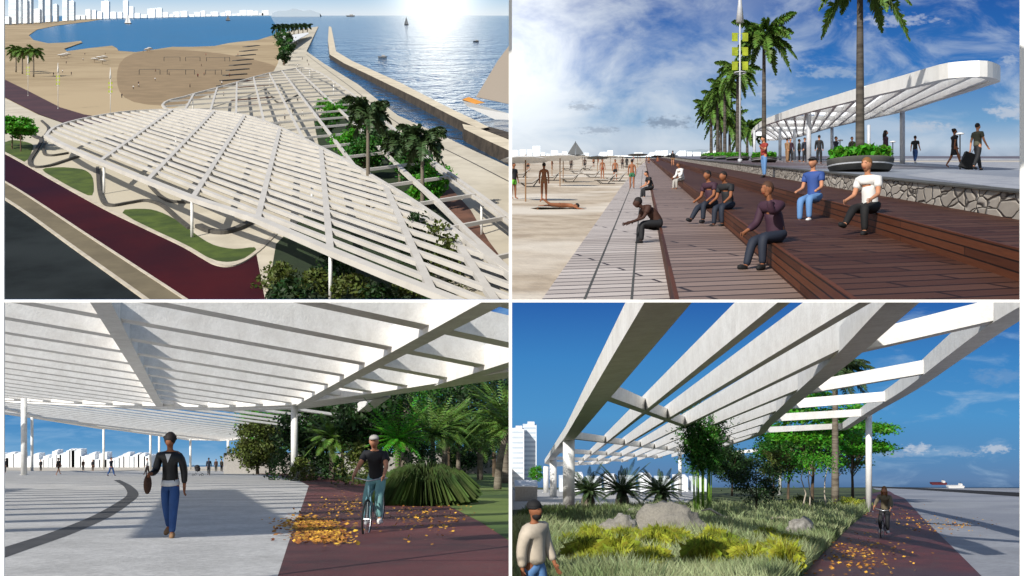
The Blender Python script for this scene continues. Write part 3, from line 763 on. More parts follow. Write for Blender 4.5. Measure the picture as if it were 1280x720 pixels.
def stroller(P, u, v):
    x, y = P.at(u, v); T = Thing(P, 'stroller', 'dark baby stroller pushed across the plaza by the person in navy', 'stroller', x, y, 0, R(80))
    mb = MB(); mb.lathe([(.05, .42), (.24, .5), (.27, .75), (.2, .8)], 10); part('seat', mb, M['dark'], T, True)
    mb = MB(); mb.ball((0, .05, .86), (.25, .27, .2), 8); part('hood', mb, M['dark'], T, True)
    mb = MB()
    for s in (-.22, .22): mb.tube([(s, -.4, .12), (s, .25, .75), (s, .5, 1.0)], .015, 5); mb.tube([(s, .35, .12), (s, -.1, .55)], .015, 5)
    mb.tube([(-.22, .5, 1.0), (.22, .5, 1.0)], .015, 5); part('chassis', mb, M['chrome'], T)
    for a in (-.22, .22):
        for b in (-.4, .35): mb = MB(); mb.ring((a, b, .12), .1, .02, 'X', 14, 5); part('wheel', mb, M['rubber'], T)
stroller(P3, 247, 595)
# garden on the right
G3 = 'garden trees behind the red path'
TR3 = [(322, 593, 6.2, 2.6, 2.4, 'leafo', 'small olive-leaved tree at the left end of the garden row'),
       (345, 592, 9.0, 3.8, 3.0, 'leafb', 'bright green tree just left of the white column'),
       (392, 597, 7.4, 3.0, 2.8, 'leafd', 'dark green tree right of the white column'),
       (428, 594, 10.0, 4.2, 3.6, 'leaf', 'mid green tree rising behind the dark one, left of the cyclist'),
       (470, 600, 7.6, 3.0, 3.0, 'leafd', 'dark shady tree directly behind the cyclist'),
       (500, 594, 10.5, 4.0, 3.6, 'leafb', 'bright green tree above the cyclist\'s right shoulder'),
       (560, 595, 10.5, 4.6, 3.2, 'leaf', 'broad green tree behind the thick palm trunk'),
       (618, 596, 10.5, 4.6, 3.4, 'leafd', 'dark green tree at the right edge behind the yuccas')]
for i, (u, v, h, rx, rz, lm, lb) in enumerate(TR3):
    x, y = P3.at(u, v); tree(P3, 'tree', lb, x, y, h * 1.05, rx * 1.35, rz * 1.25, lm, 6500, .36, .16, clumps=60, seed=i, group=G3, th=h * .35, trunkm='trunk')
for i, (u, v, h) in enumerate(((352, 600, 2.2), (375, 601, 1.6), (405, 600, 2.0), (447, 606, 2.4), (420, 599, 1.8), (528, 606, 2.4))):
    x, y = P3.at(u, v); bush(P3, 'shrub', ['dark shrub behind the white column base', 'small round shrub just right of the column base', 'dark shrub between the column and the cyclist', 'leafy shrub close behind the cyclist on the left', 'low far shrub under the bright trees', 'tall shrub right of the cyclist'][i], x, y, h * .55, h, ['leafd', 'leafo', 'leafd', 'leafo', 'leaf', 'leafd'][i], 900, .22, G3, seed=i)
PL3 = [(577, 594, 9.8, 3.4, .42, 'thick palm trunk rising behind the ornamental grass', 1), ]
x, y = P3.at(508, 597); palm(P3, 'palm_tree', 'thick-trunked palm rising through the trees right of the cyclist', x, y, 8.6, 3.2, 16, trunk=.42, seed=3, ll=.7, lw=.1)
for i, (u, v, h, L, lb) in enumerate(((573, 600, 3.2, 2.6, 'spiky yucca palm with trunk on the lawn left of the bent one'), (622, 612, 2.9, 2.3, 'spiky yucca palm at the right edge with drooping fronds'), (497, 606, 2.6, 2.2, 'spiky light green palm beside the cyclist\'s shoulder'), (541, 604, 3.0, 2.2, 'spiky palm directly behind the ornamental grass'))):
    x, y = P3.at(u, v); palm(P3, 'yucca', lb, x, y, h, L, 46, trunk=.16, leafm='frond' if i != 2 else 'leafb', rise=(-.3, 1.3), droop=(.15, .35), ll=.35, nl=12, lw=.07, seed=9 + i, cat='yucca', lean=(.5 if i == 1 else 0), group=G3)
x, y = P3.at(530, 630); bush(P3, 'ornamental_grass', 'large rounded clump of dark ornamental grass beside the red path', x, y, 1.5, 1.45, 'grassd', 9000, .013, None, 'grass clump', True, rise=.4) if 'grassd' in M else None
def leaves(P, name, label, spots, n, size, m, seed=2):
    """fallen leaves scattered over the ground, one uncountable litter"""
    rnd = random.Random(seed); mb = MB(); x0, y0 = P.at(*spots[0][:2])
    for i in range(n):
        s = spots[rnd.randrange(len(spots))]; u = rnd.gauss(s[0], s[2]); v = rnd.gauss(s[1], s[3])
        if v < P.vh + 12: continue
        x, y = P.at(u, v); 
        if not P.inside(x, y, .02, 1): continue
        leaf(mb, Vector((x - x0, y - y0, .02 + P.s * (y - y0))), size * rnd.uniform(.6, 1.3), rnd, .85, .7)
    o = link(name, mb.data(name), m); o.location = P.W(x0, y0, .012); tag(o, label, None, None, 'stuff'); return o
M['litter'] = mat('fallen_leaf', '#c99234', .8, '#7a4a24', 9, isl=.6)
leaves(P3, 'fallen_leaves', 'heap of yellow fallen leaves at the edge of the plaza and the red path', [(395, 662, 22, 7), (385, 655, 18, 4), (405, 672, 16, 5)], 1300, .10, M['litter'])
leaves(P3, 'fallen_leaves', 'scattered brown fallen leaves around the cyclist on the red path', [(425, 634, 22, 6), (530, 638, 30, 8), (540, 652, 30, 10), (440, 630, 25, 8)], 520, .085, M['litter'], 4)
# low wall and far promenade seen between the trunks
x, y = P3.at(600, 592); T = Thing(P3, 'promenade_wall', 'long pale low wall seen between the trunks at the right', 'wall', x, y)
mb = MB(); mb.box((0, 0, 1.2), (60, .6, 2.4)); me = mb.data('w'); trim(me, P3, T.rel(0, 0, P3.h)); link('wall', me, M['greycl'], T)

# ================================================================ WORLD 4 : the garden under the beams
P = P4
M['pave4'] = mat('grey_paving', '#a9acb2', .7, '#9699a0', .4, c3='#8e929b', bump=.15, bs=14, speck=.25, ss=6)
M['meadow'] = mat('meadow_soil', '#5d6b3c', .95, '#3a4724', .3, c3='#2f3a1e', bump=.5, bs=6)
M['redpath4'] = mat('red_path_garden', '#6a2c2a', .55, '#4a2022', 1.2, c3='#4b3038', bump=.3, bs=30, speck=.3, ss=8)  # smoother red with darker and grey-plum patches
M['sea4'] = water_mat('sea_blue', '#1d4468', 1, .35, .15, .25, 1.0, .3)
M['rock'] = mat('boulder', '#b3b0a9', .95, '#6d6a64', 2.2, speck=.35, ss=14, c3='#8b877e', bump=1.0, bs=6)
sheet(P, 'garden', [(638, 609.4), (1120, 609.4), (1300, 760), (600, 760)], M['meadow'], 0)
sheet(P, 'plaza', [(600, 612), (880, 612), (860, 628), (745, 632), (690, 634), (600, 640)], M['pave'], .004)
redp = [(960, 760), (1004, 720), (1020, 700), (1045, 676), (1060, 660), (1078, 645), (1086, 634), (1070, 626), (1090, 617), (1104, 613.5), (1112, 614), (1118, 618), (1131, 623), (1152, 646), (1195, 688), (1227, 720), (1262, 760)]
sheet(P, 'path', redp, M['redpath4'], .006)
sheet(P, 'path', [(840, 634), (700, 640), (690, 636), (745, 632), (860, 628)], M['redpath4'], .008)
sheet(P, 'promenade', [(1090, 609.6), (2000, 612), (2000, 760), (1262, 760), (1227, 720), (1195, 688), (1152, 646), (1131, 623), (1118, 618), (1112, 614), (1095, 612)], M['pave4'], .003)
sheet(P, 'sea', [(1000, 605.2), (2600, 605.2), (2600, 640), (1000, 609.6)], M['sea4'], -.6)
# dark sea wall along the promenade
T = Thing(P, 'sea_wall', 'long low dark sea wall between the grey promenade and the blue water', 'wall', *P.at(1200, 616))
sw = [P.at(u, v) for u, v in ((1088, 609.4), (1140, 611.6), (1200, 615.5), (1280, 621), (1500, 636), (1900, 662))]
big(T, 'wall', [strip(sw, .8, .55, lambda x, y: -.02)], mat('dark_wall', '#26262a', .8), cut=False)
def r4(u, v):
    Y = 3276 / (604 - v - .066 * (u - 640)); return ((u - 640) / F * Y, Y)
def roofH4(X, Y): return 1.85 + 2.73 + .066 * X
T4 = Thing(P, 'pergola', 'white concrete pergola with heavy beams fanning over the planted garden', 'pergola', *r4(711, 550))
fpts = [r4(1290, 250), r4(1127, 378), r4(1052, 450), r4(999, 495), r4(960, 530), (21.5, 85), (26, 120), (31, 165)]
fpts[0] = (6.2, 13.4)
gpts = [(9.4, 15.5), r4(1262, 399), r4(1190, 449), r4(1136, 488), r4(1090, 515), r4(1049, 540), (37, 118), (42, 150), (44, 172), (38, 182), (31, 165)]
Eb = [(2.45, 12.5), (2.5, 15.25), (3.77, 60.5), (5.5, 150), (9, 190), (20, 200)]
big(T4, 'edge_beam', [strip(Eb, .8, .62, lambda x, y: roofH4(x, y))], M['white'])
big(T4, 'edge_beam', [strip(curve(fpts, 4), .62, .62, lambda x, y: roofH4(x, y) - .02)], M['white'])
big(T4, 'rim_beam', [strip(curve(gpts, 4), .55, .55, lambda x, y: roofH4(x, y) - .01)], M['white'])
dens = [Eb[0]] + Eb[1:] + fpts[::-1]
leafpoly = [(Eb[i][0], Eb[i][1]) for i in range(len(Eb))] + fpts[::-1][0:]
for k in range(22):
    d = Vector((.05 + .0075 * k, 1)); x = 5.75 + 1.72 * k
    for a, b in clipline(leafpoly, (x, 39), d):
        if (Vector(a) - Vector(b)).length > 2: big(T4, 'slat', [beam(a, b, .22, .74, roofH4(*a) + .03, roofH4(*b) + .03)], M['white'])
for yy in (33.5, 63, 93, 123, 153, 20 - .0):
    if yy == 20: continue
    for a, b in clipline(leafpoly, (3.2, yy), Vector((.29, 1))):
        if (Vector(a) - Vector(b)).length > 2 and a[1] > 15: big(T4, 'cross_beam', [beam(a, b, .5, .5, roofH4(*a) + .06, roofH4(*b) + .06)], M['white'])
def polyat(pts, y):
    for i in range(len(pts) - 1):
        a, b = pts[i], pts[i + 1]
        if min(a[1], b[1]) <= y <= max(a[1], b[1]) and a[1] != b[1]: t = (y - a[1]) / (b[1] - a[1]); return (a[0] + (b[0] - a[0]) * t, y)
for (u, v), (u2, v2) in (((1066, 443), (1204, 412)), ((1009, 493), (1134, 472)), ((980, 512), (1096, 503)), ((972, 527), (1074, 521)), ((960, 541), (1055, 536))):
    a, b = Vector(r4(u, v)), Vector(r4(u2, v2)); b = a + (b - a) * 1.25
    for a, b in clipline(curve(fpts, 4) + curve(gpts, 4)[::-1], a, b - a)[:1]: big(T4, 'cross_bar', [beam(a, b, .26, .46, roofH4(*a) + .02, roofH4(*b) + .02)], M['white'])
for u, Y, r in ((711, 67, .5), (691.5, 128, .55), (682.5, 190, .6), (1086, 62, .20), (850, 135, .25), (975, 150, .25)):
    X = (u - 640) / F * Y; column(P4, u, 0, Y, r if r < .5 else .42 + (Y - 67) * .001, T4, roofH4(X, Y))
# tower, wall and tree at the left
x, y = P.at(655, 611.5)
towerbox(P, (662 - 640) / F * 290, 290, 17 / F * 290, 4, P.h + (604 - 531) / F * 290, 'tall pale tower on the left edge behind the pergola columns', 'pale towers beyond the garden', 'tower2', name='tower', step=14)
towerbox(P, (647 - 640) / F * 285, 285, 16 / F * 285, 4, P.h + (604 - 536) / F * 285, 'lower pale tower touching the left edge, in front of the tall one', 'pale towers beyond the garden', 'tower', name='tower', step=12)
T = Thing(P, 'service_building', 'low grey flat-roofed block on the plaza at the left edge', 'building', (655 - 640) / F * 100 + .2, 100)
mb = MB(); mb.box((0, 0, .9), (2.3, 3, 1.8)); part('wall', mb, M['greycl'], T); mb = MB(); mb.box((0, 0, 1.83), (2.4, 3.1, .1)); part('roof', mb, M['tower'], T)
x, y = P.at(671, 614); tree(P, 'tree', 'bright green small tree on the left between the tower and the columns', x, y, 6.0, 2.6, 1.9, 'leafb', 1800, .34, .12, seed=2, clumps=20)
# garden planting
for i, (u, v, h, L) in enumerate(((735, 633, 1.15, 2.1), (778, 634, 1.2, 2.3), (826, 633, 1.1, 2.1))):
    x, y = P.at(u, v)
    palm(P, 'cycad', ['short stout cycad palm nearest the thick white column', 'short stout cycad palm, the middle one of three under the pergola', 'short stout cycad palm farthest right, next to the bamboo'][i], x, y, h, L * .95, 60, trunk=.42, leafm='frondd', rise=(.0, 1.35), droop=(.3, .5), ll=.30, nl=34, lw=.035, seed=20 + i, bulge=.3, cat='cycad', group='stout cycad palms under the pergola')
def bamboo(P, u, v):
    rnd = random.Random(4); x, y = P.at(u, v); T = Thing(P, 'bamboo', 'clump of bamboo with bright green canes and feathery tops before the pergola', 'bamboo', x, y)
    tops = []
    for i in range(16):
        a = rnd.uniform(-.75, .75); b = rnd.uniform(-.6, .6); tx = a * 1.45 + rnd.uniform(-.2, .2); h = rnd.uniform(4.8, 7.3) * (1 - .12 * abs(a)); mb = MB()
        mb.tube([(a * .7, b, 0), (a * .8, b, h * .4), (a * 1.0, b, h * .75), (tx, b, h)], [.035, .033, .025, .01], 6); part('cane', mb, M['cane'], T, True); tops.append((tx, b, h, a))
    lb = MB()
    for i in range(9000):
        t = tops[rnd.randrange(16)]; z = rnd.uniform(.52, 1.02); side = -.95 if t[0] < .2 else 1.0
        q = Vector((t[0] * z * 1.05 + rnd.gauss(0, .36), t[1] + rnd.gauss(0, .4), t[2] * z)); leaf(lb, q, .25 * rnd.uniform(.6, 1.2), rnd, 0, .32)
    part('foliage', lb, M['leaf'], T)
M['cane'] = mat('bamboo_cane', '#7fa33c', .4, '#4c7a24', 4)
bamboo(P, 878, 642)
x, y = P.at(945, 639); tree(P, 'conifer', 'feathery grey-green conifer shrub right of the bamboo', x, y, 3.9, 2.2, 1.9, 'leafd', 3600, .16, .07, seed=3, clumps=36, th=.8, cat='conifer')
x, y = P.at(966, 632); tree(P, 'tree', 'dark olive small tree behind the conifer', x, y, 5.0, 1.9, 1.8, 'leafo', 1800, .2, .08, seed=4, clumps=20)
TR4 = [(1015, 630, 8.6, 5.6, 3.0, 'leafb', 'bright layered tree with flat tiers left of the tall palm trunk', 3), (1066, 627, 8.4, 4.6, 3.2, 'leafb', 'bright layered tree reaching out past the right white column', 3),
       (985, 624, 7.5, 4.2, 3.0, 'leaf', 'mid green tree far behind the conifer', 0), (1045, 620, 9.0, 5.5, 3.4, 'leafd', 'dark tree at the back between the two bright ones', 0), (915, 620, 6.5, 4.0, 2.6, 'leafd', 'dark tree behind the bamboo tops', 0)]
for i, (u, v, h, rx, rz, lm, lb, ly) in enumerate(TR4):
    x, y = P.at(u, v); tree(P, 'tree', lb, x, y, h * 1.22, rx, rz * 1.15, lm, 9000, .34, .14, clumps=64, seed=30 + i, layers=ly, flat=.4 if ly else 0, group='trees behind the garden', th=h * .4)
x, y = P.at(1044, 632); palm(P, 'palm_tree', 'tall slim grey palm trunk passing up behind the beams, dark crown above', x, y, 11.3, 3.4, 26, trunk=.26, leafm='frondd', seed=6, ll=.8, nl=22, lw=.12, fluffy=.5, rise=(-.2, .9), droop=(.5, .7))
for i, (u, v) in enumerate(((1003, 636), (1012, 636), (1033, 635))):
    x, y = P.at(u, v); T = Thing(P, 'slender_tree', ['crooked thin pale stem, leftmost of three saplings', 'thin pale stem in the middle of the saplings', 'thin straight pale stem beside the palm trunk'][i], 'sapling', x, y, group='pale saplings before the bright trees')
    mb = MB(); mb.tube([(0, 0, 0), (.25 - .2 * i, 0, 1.1), (-.1, 0, 2.2), (.2, 0, 3.4)], [.06, .05, .04, .02], 6); part('trunk', mb, M['beige'], T)
    lb = MB(); rr = random.Random(i)
    for q in range(260): leaf(lb, Vector((rr.gauss(.2, .5), rr.gauss(0, .5), 3.4 + rr.gauss(0, .35))), .2, rr)
    part('crown', lb, M['leafb'], T)
for i, (u, v, r, h) in enumerate(((1060, 634, 1.1, .75), (1075, 634.5, .9, .6), (955, 662, .5, .35), (1000, 633, 1.3, .9))):
    x, y = P.at(u, v); bush(P, 'shrub', ['yellow-green low shrub at the foot of the palm trunk', 'yellow-green low shrub touching the right column', 'small shrub among the driftwood', 'dark low shrub under the saplings'][i], x, y, r, h, 'yellowbush' if i < 2 else 'leafo', 700, .14, seed=i)
def boulder(P, u, v, w, d, h, label, seed, rock='rock'):
    rnd = random.Random(seed); x, y = P.at(u, v); bm = bmesh.new(); bmesh.ops.create_icosphere(bm, subdivisions=4, radius=1)
    from mathutils import noise
    for vv in bm.verts:
        n_ = noise.noise(vv.co * 1.3 + Vector((seed, 0, 0))) * .2 + noise.noise(vv.co * 4 + Vector((seed, 3, 0))) * .10 - abs(noise.noise(vv.co * 2.4 + Vector((0, seed, 0)))) * .34 + abs(noise.noise(vv.co * 9 + Vector((0, seed, 2)))) * .05
        c = vv.co * (1 + n_); vv.co = Vector((c.x * w / 2, c.y * d / 2, max(-.2, c.z * .9 + .12) * h * .82))
    me = bpy.data.meshes.new('boulder'); bm.to_mesh(me); bm.free(); me.polygons.foreach_set('use_smooth', [True] * len(me.polygons))
    o = link('boulder', me, M[rock]); o.location = P.W(x, y, 0); tag(o, label, 'boulder', 'grey boulders in the garden'); return o
boulder(P, 775, 683, 1.5, 1.5, 1.15, 'rounded grey boulder, left of the big cracked one', 3)
boulder(P, 832, 674, 2.7, 1.9, 1.45, 'largest grey boulder, flat-topped and cracked, in the middle of the garden', 8)
boulder(P, 1001, 673, 1.1, 1.0, .85, 'rounded pale boulder on the right beside the driftwood', 5)
boulder(P, 792, 641, .9, .9, .35, 'small pale stone behind the cycads', 6)
x, y = P.at(930, 655); T = Thing(P, 'driftwood', 'bleached driftwood branch lying between bamboo and right boulder', 'log', x, y)
mb = MB(); mb.tube([(-1.6, .6, .1), (-.9, 0, .3), (-.3, -.2, .08), (.6, 0, .18), (1.8, .3, .22), (2.8, .2, .16)], [.07, .09, .07, .07, .05, .03], 7); mb.tube([(-.9, 0, .3), (-1.5, .3, .62), (-1.9, .2, .55)], [.06, .05, .03], 6); part('branch', mb, M['beige'], T, True)
# meadow grass: uncountable blades over the whole planted ground
def inpoly(p, poly):
    c = False; j = len(poly) - 1
    for i in range(len(poly)):
        a, b = poly[i], poly[j]
        if (a[1] > p[1]) != (b[1] > p[1]) and p[0] < (b[0] - a[0]) * (p[1] - a[1]) / (b[1] - a[1]) + a[0]: c = not c
        j = i
    return c
def grass(P, polypx, n, hgt, w, m, label, seed=1, vlo=620, bare=None, name='grass'):
    rnd = random.Random(seed); us = [p[0] for p in polypx]; vs_ = [p[1] for p in polypx]; mb = MB(); x0, y0 = P.at(polypx[0][0], polypx[0][1])
    from mathutils import noise
    i = 0
    while i < n:
        u = rnd.uniform(min(us), max(us)); v = rnd.uniform(min(vs_), max(vs_)); i += 1
        if not inpoly((u, v), polypx): continue
        x, y = P.at(u, v); k = noise.noise(Vector((x * .55, y * .28, seed)))
        if k < -.28: continue
        h = hgt * rnd.uniform(.5, 1.2) * (1 + k * .9); a = rnd.uniform(0, 6.28); ww = w * (y / 30 + .6)
        l = Vector((rnd.gauss(0, .35), rnd.gauss(0, .35), 0)) * h
        p = Vector((x - x0, y - y0, P.s * (y - y0))); s = Vector((math.cos(a), math.sin(a), 0)) * ww * .5
        if not P.inside(x + l.x, y, h, 1): continue
        mb.add([p - s, p + s, p + l * .4 + Vector((0, 0, h * .6)) + s * .6, p + l + Vector((0, 0, h)), p + l * .4 + Vector((0, 0, h * .6)) - s * .6], [(0, 1, 2, 3, 4)])
    o = link(name, mb.data(name), m); o.location = P.W(x0, y0, 0); o.scale = (P.S,) * 3; tag(o, label, None, None, 'stuff'); return o
gp = [(640, 655), (660, 636), (745, 634), (860, 630), (960, 628), (1082, 634), (1086, 640), (1060, 660), (1040, 680), (1004, 718), (960, 760), (630, 760), (636, 700)]
grass(P, gp, 90000, .42, .024, M['grassblade'], 'pale green meadow grass covering the planted garden', 3)
def tuft(i, u, v, r, h, lb):
    x, y = P4.at(u, v); bush(P4, 'yellow_shrub', lb, x, y, r * .62, h * 1.15, 'yellowbush', 2600, .016, 'yellow-green feathery shrubs along the front of the garden', 'shrub', True, seed=i)
for i, q in enumerate([(740, 692, .62, .52, 'yellow-green feathery shrub, leftmost of the front row'), (768, 690, .55, .42, 'yellow-green shrub at the foot of the left boulder'), (800, 692, .62, .56, 'yellow-green shrub below the big cracked boulder'),
     (735, 716, .6, .4, 'dark yellow shrub low at the front left'), (806, 728, .6, .62, 'bright yellow shrub at the bottom edge in the middle'), (880, 722, .75, .80, 'bright yellow shrub at the front right of the row'), (912, 708, .6, .62, 'tall yellow-green shrub farthest right of the row'), (690, 735, .5, .3, 'dark shrub at the bottom edge beside the man in the woolly hat')]): tuft(i, *q)
leaves(P, 'fallen_leaves', 'orange fallen leaves strewn over the red path in the garden', [(1040, 690, 30, 12), (1085, 690, 25, 12), (1060, 700, 40, 12), (1100, 640, 25, 6), (1150, 655, 30, 6), (1195, 656, 20, 5)], 800, .10, M['litter'], 6)
# man in the woolly hat
x = -0.001
Yb = 12.2; Xb = (668 - 640) / F * Yb
MAN = dict(legs=((10, 6), (-14, 16)), arms=((10, 20), (-6, 14)), out=(10, 14))
man = person(P4, Xb, Yb, 0, MAN, R(48), dict(top='beige', bottom='jeansl', shoes='dark', skin='skind' if 0 else 'skint', style='beanie', hair='black', hires=True, bulky=True, topname='jacket', botname='jeans'), 'bearded man in black woolly hat and beige jacket at the left edge of the garden', sc=.91,
   extras=lambda T, J: part('beard', (lambda mb: (mb.ball(J['hd'] + Vector((0, -.045, -.055)), (.07, .07, .06), 8), mb)[1])(MB()), M['hair'], T, True))
x, y = P.at(1106, 671); M['bike4'] = mat('dark_bike_paint', '#3a3440', .4)
bicycle(P, x, y, R(-30), 'dark bicycle ridden along the red garden path by the blonde person', M['bike4'])
person(P, x + .1, y + .22, 0, CYC, R(-30), dict(top='khaki', bottom='dark', shoes='white_cloth', style='long', hair='blond', hires=True, topname='jacket'), 'person with long blond hair and camouflage jacket riding a dark bicycle')
# ships
def ship(P, u, v, L, hh, label, hull, name='ship', cat='ship', Y=380):
    X = (u - 640) / F * Y; H = P.h + (P.vh - v) / F * Y; T = Thing(P, name, label, cat, X, Y, H)
    mb = MB(); mb.add([(-L / 2, -1, hh), (-L / 2 * .92, -1, 0), (L / 2 * .9, -1, 0), (L / 2, -1, hh), (-L / 2, 1, hh), (-L / 2 * .92, 1, 0), (L / 2 * .9, 1, 0), (L / 2, 1, hh)], [(0, 1, 2, 3), (7, 6, 5, 4), (0, 3, 7, 4), (1, 5, 6, 2), (0, 4, 5, 1), (3, 2, 6, 7)]); part('hull', mb, hull, T)
    mb = MB(); mb.box((L * .32, 0, hh * 1.5), (L * .14, 1.4, hh)); part('bridge', mb, M['white_cloth'], T)
    mb = MB(); mb.tube([(L * .3, 0, hh * 2), (L * .3, 0, hh * 2.9)], .06, 5); part('mast', mb, M['dark'], T)
ship(P, 1173, 605.5, 6.2, .75, 'long dark red cargo ship out on the horizon', mat('red_hull', '#5a2328', .6))
ship(P, 1194, 609.5, 5.6, .7, 'small white boat just beyond the sea wall', M['white_cloth'], 'boat', 'boat', 330)

for i, (u, w, v) in enumerate(((706, 14, 596), (722, 12, 592), (742, 18, 597), (762, 14, 594), (784, 18, 596), (806, 14, 593), (828, 18, 597), (850, 16, 595), (872, 18, 597))):
    Y = 215; towerbox(P4, (u - 640) / F * Y, Y, w / F * Y, 4, P4.h + (604 - v) / F * Y, f'low pale building, {ORD[i]} from the left, seen under the beams behind the cycads', 'low pale buildings behind the cycads', 'tower' if i % 2 else 'tower2', name='far_building')

rr_ = random.Random(8); xs_ = sorted(rr_.uniform(715, 985) for _ in range(28))
for i, u in enumerate(xs_):
    v = rr_.uniform(684, 724); x, y = P4.at(u, v)
    bush(P4, 'yellow_shrub', f'small yellow-green tuft in the grass, {ORD[i]} from the left between the front shrubs', x, y, rr_.uniform(.35, .6), rr_.uniform(.6, .9), 'yellowbush', 1300, .02, 'small yellow-green tufts along the front of the garden', 'shrub', True, seed=200 + i)
for i, (u, v, h, L) in enumerate(((600, 600, 3.4, 2.6), (632, 604, 4.2, 2.8), (556, 601, 3.6, 2.4), (415, 600, 3.0, 2.2))):
    x, y = P3.at(u, v); palm(P3, 'palm_tree', ['bushy palm behind the bent yucca', 'bushy palm cut by the right edge', 'bushy palm behind the ornamental grass', 'small palm between the column and the cyclist'][i], x, y, h, L, 40, trunk=.2, leafm='frond', rise=(-.2, 1.2), droop=(.3, .6), ll=.5, nl=22, lw=.06, seed=300 + i, group='bushy garden palms')
for i, (u, v, h, rx) in enumerate(((590, 592, 5.5, 5), (535, 591.5, 5, 5), (625, 591.5, 6, 5))):
    x, y = P3.at(u, v); tree(P3, 'tree', ['low leafy tree filling the gap behind the middle yucca', 'low leafy tree closing the view behind the ornamental grass', 'low leafy tree at the right edge before the pale wall'][i], x, y, h, rx, 2.6, ['leafd', 'leaf', 'leafo'][i], 3500, .4, .12, clumps=36, seed=320 + i, th=.6, group=G3)
# ================================================================ WORLD 2 : the wooden steps above the beach (its metres times 40)
P = P2; S2 = P2.S
M['plankl'] = plank_mat('weathered_planks', '#d2c9c2', '#b3a9a2', S2, R(-14), .42, 6.2, .55, '#40383a')
M['plankl2'] = plank_mat('brown_grey_planks', '#a08b80', '#7f6b61', S2, R(-14), .42, 5.2, .55, '#3a302e')
M['plankd'] = plank_mat('dark_hardwood_planks', '#5f4032', '#48291d', S2, R(-16), .38, 1.9, .65, '#2a150e')
M['plankr'] = plank_mat('hardwood_riser', '#6f4028', '#4d2919', S2, 0, .115, 6.0, .6, '#20100a', riser=True)
M['sand2'] = mat('beach_sand', '#b9ab97', .95, '#9a8b78', 1.0, S2, bump=.8, bs=3, c3='#c9c0b2')
M['sea2'] = water_mat('bay_pale', '#a9bfcc', S2, .3, .2, .15)
M['sea2b'] = water_mat('open_sea', '#16355c', S2, .35, .2, .2, 1, .2)
M['plaza2'] = mat('plaza_paving_dark', '#5b4a4c', .6, '#4a4348', .25, S2, c3='#7c828c')
M['stonewall'] = stone_mat('rubble_stone', S2, 4.6)
M['planter'] = mat('planter_stone', '#50504c', .8, '#3a3a38', 1, S2)
M['post2'] = mat('steel_post', '#b9bcc2', .45, '#a4a7ad', 1, S2)
K = .1375
def ln(x0, Y): return (x0 + K * Y, Y)
sheet(P, 'beach', [(-400, 800), (560, 206), (560, 197.2), (880, 197.2), (900, 800)], M['sand2'], 0)
sheet(P, 'sea', [(300, 194.6), (905, 194.6), (880, 197.6), (560, 197.8), (300, 199)], M['sea2'], .02)
sheet(P, 'sea', [(905, 194.4), (2200, 194.4), (2200, 199), (905, 197)], M['sea2b'], -1.0)
YF = 330
def tier(name, xa, xb, H, m, riser=None, Hb=-.3, yend=YF, y0=4, curveend=None):
    pts = [ln(xa, y0), ln(xa, yend), ln(xb, yend), ln(xb, y0)]
    sheet(P, name, pts, m, H, px=False, thick=H - Hb if H > Hb else 0)
    if riser: 
        T = None
sheet(P, 'boardwalk', [ln(-1.48, 4), ln(-1.48, 60), ln(-1.1, 140), ln(.5, 300), ln(3, 300), ln(.42, 4)][:4] + [ln(.6, 300), ln(.42, 4)], M['plankl'], .10, px=False, thick=.2)
tier('boardwalk', .42, 2.0, .45, M['plankl2'] if 'plankl2' in M else M['plankl'])
tier('boardwalk', 2.0, 4.05, .84, M['plankd'])
tier('boardwalk', 4.05, 5.8, 1.19, M['plankd'])
# bench-like wooden risers stand 3 mm proud
for x0, Ha, Hb in ((.42, .10, .45), (2.0, .45, .84), (4.05, .84, 1.19)):
    a0, a1 = ln(x0 - .02, 5), ln(x0 - .02, YF)
    vs, fs = beam(a0, a1, .05, Hb - Ha + .006, Ha)
    T = Thing(P, 'step_riser', {.42: 'lowest timber step riser, beside the hunched man', 2.0: 'middle timber step riser where the couple sits', 4.05: 'upper timber step riser where the man in blue sits'}[x0], 'step', *ln(x0, 30), group='long timber step risers')
    big(T, 'riser', [(vs, fs)], M['plankr'])
# groove lines in the lowest deck
for x0 in (-.86, -.18):
    ribbonpts = [ln(x0 - .018, 5), ln(x0 - .018, 130), ln(x0 + .018, 130), ln(x0 + .018, 5)]
    sheet(P, 'boardwalk', ribbonpts, M['planter'], .106, px=False)
# rubble wall and upper plaza
T = Thing(P, 'stone_wall', 'low rubble stone wall between the timber steps and the upper plaza', 'wall', *ln(5.8, 40))
big(T, 'wall', [beam(ln(6.0, 6), ln(6.0, 300), .4, .41, 1.19 - .005)], M['stonewall'])
big(T, 'coping', [beam(ln(5.97, 6), ln(5.97, 300), .44, .03, 1.60)], M['planter'])
sheet(P, 'plaza', [ln(6.2, 6), ln(6.2, 340), (260, 340), (160, 6)], M['plaza2'], 1.6, px=False, thick=1.5)
sheet(P, 'plaza', [P.at(u, v, 1.6) for u, v in ((1020, 203), (1400, 202.4), (1400, 216), (1276, 213), (1140, 207))], M['pave4'], 1.604, px=False)
sheet(P, 'plaza', [P.at(u, v, 1.6) for u, v in ((1130, 219), (1276, 238), (1276, 222), (1170, 215))], M['pave4'], 1.604, px=False)
# sea wall along the plaza edge
T = Thing(P, 'sea_wall', 'pale low sea wall at the far edge of the upper plaza', 'wall', *P.at(1200, 201, 1.6))
big(T, 'wall', [beam(P.at(1110, 202.5, 1.6), P.at(1600, 202.5, 1.6), .5, .12, 1.6)], M['greycl']); big(T, 'rail', [beam(P.at(1110, 202.5, 1.6), P.at(1600, 202.5, 1.6), .2, .04, 1.80)], M['post2'])
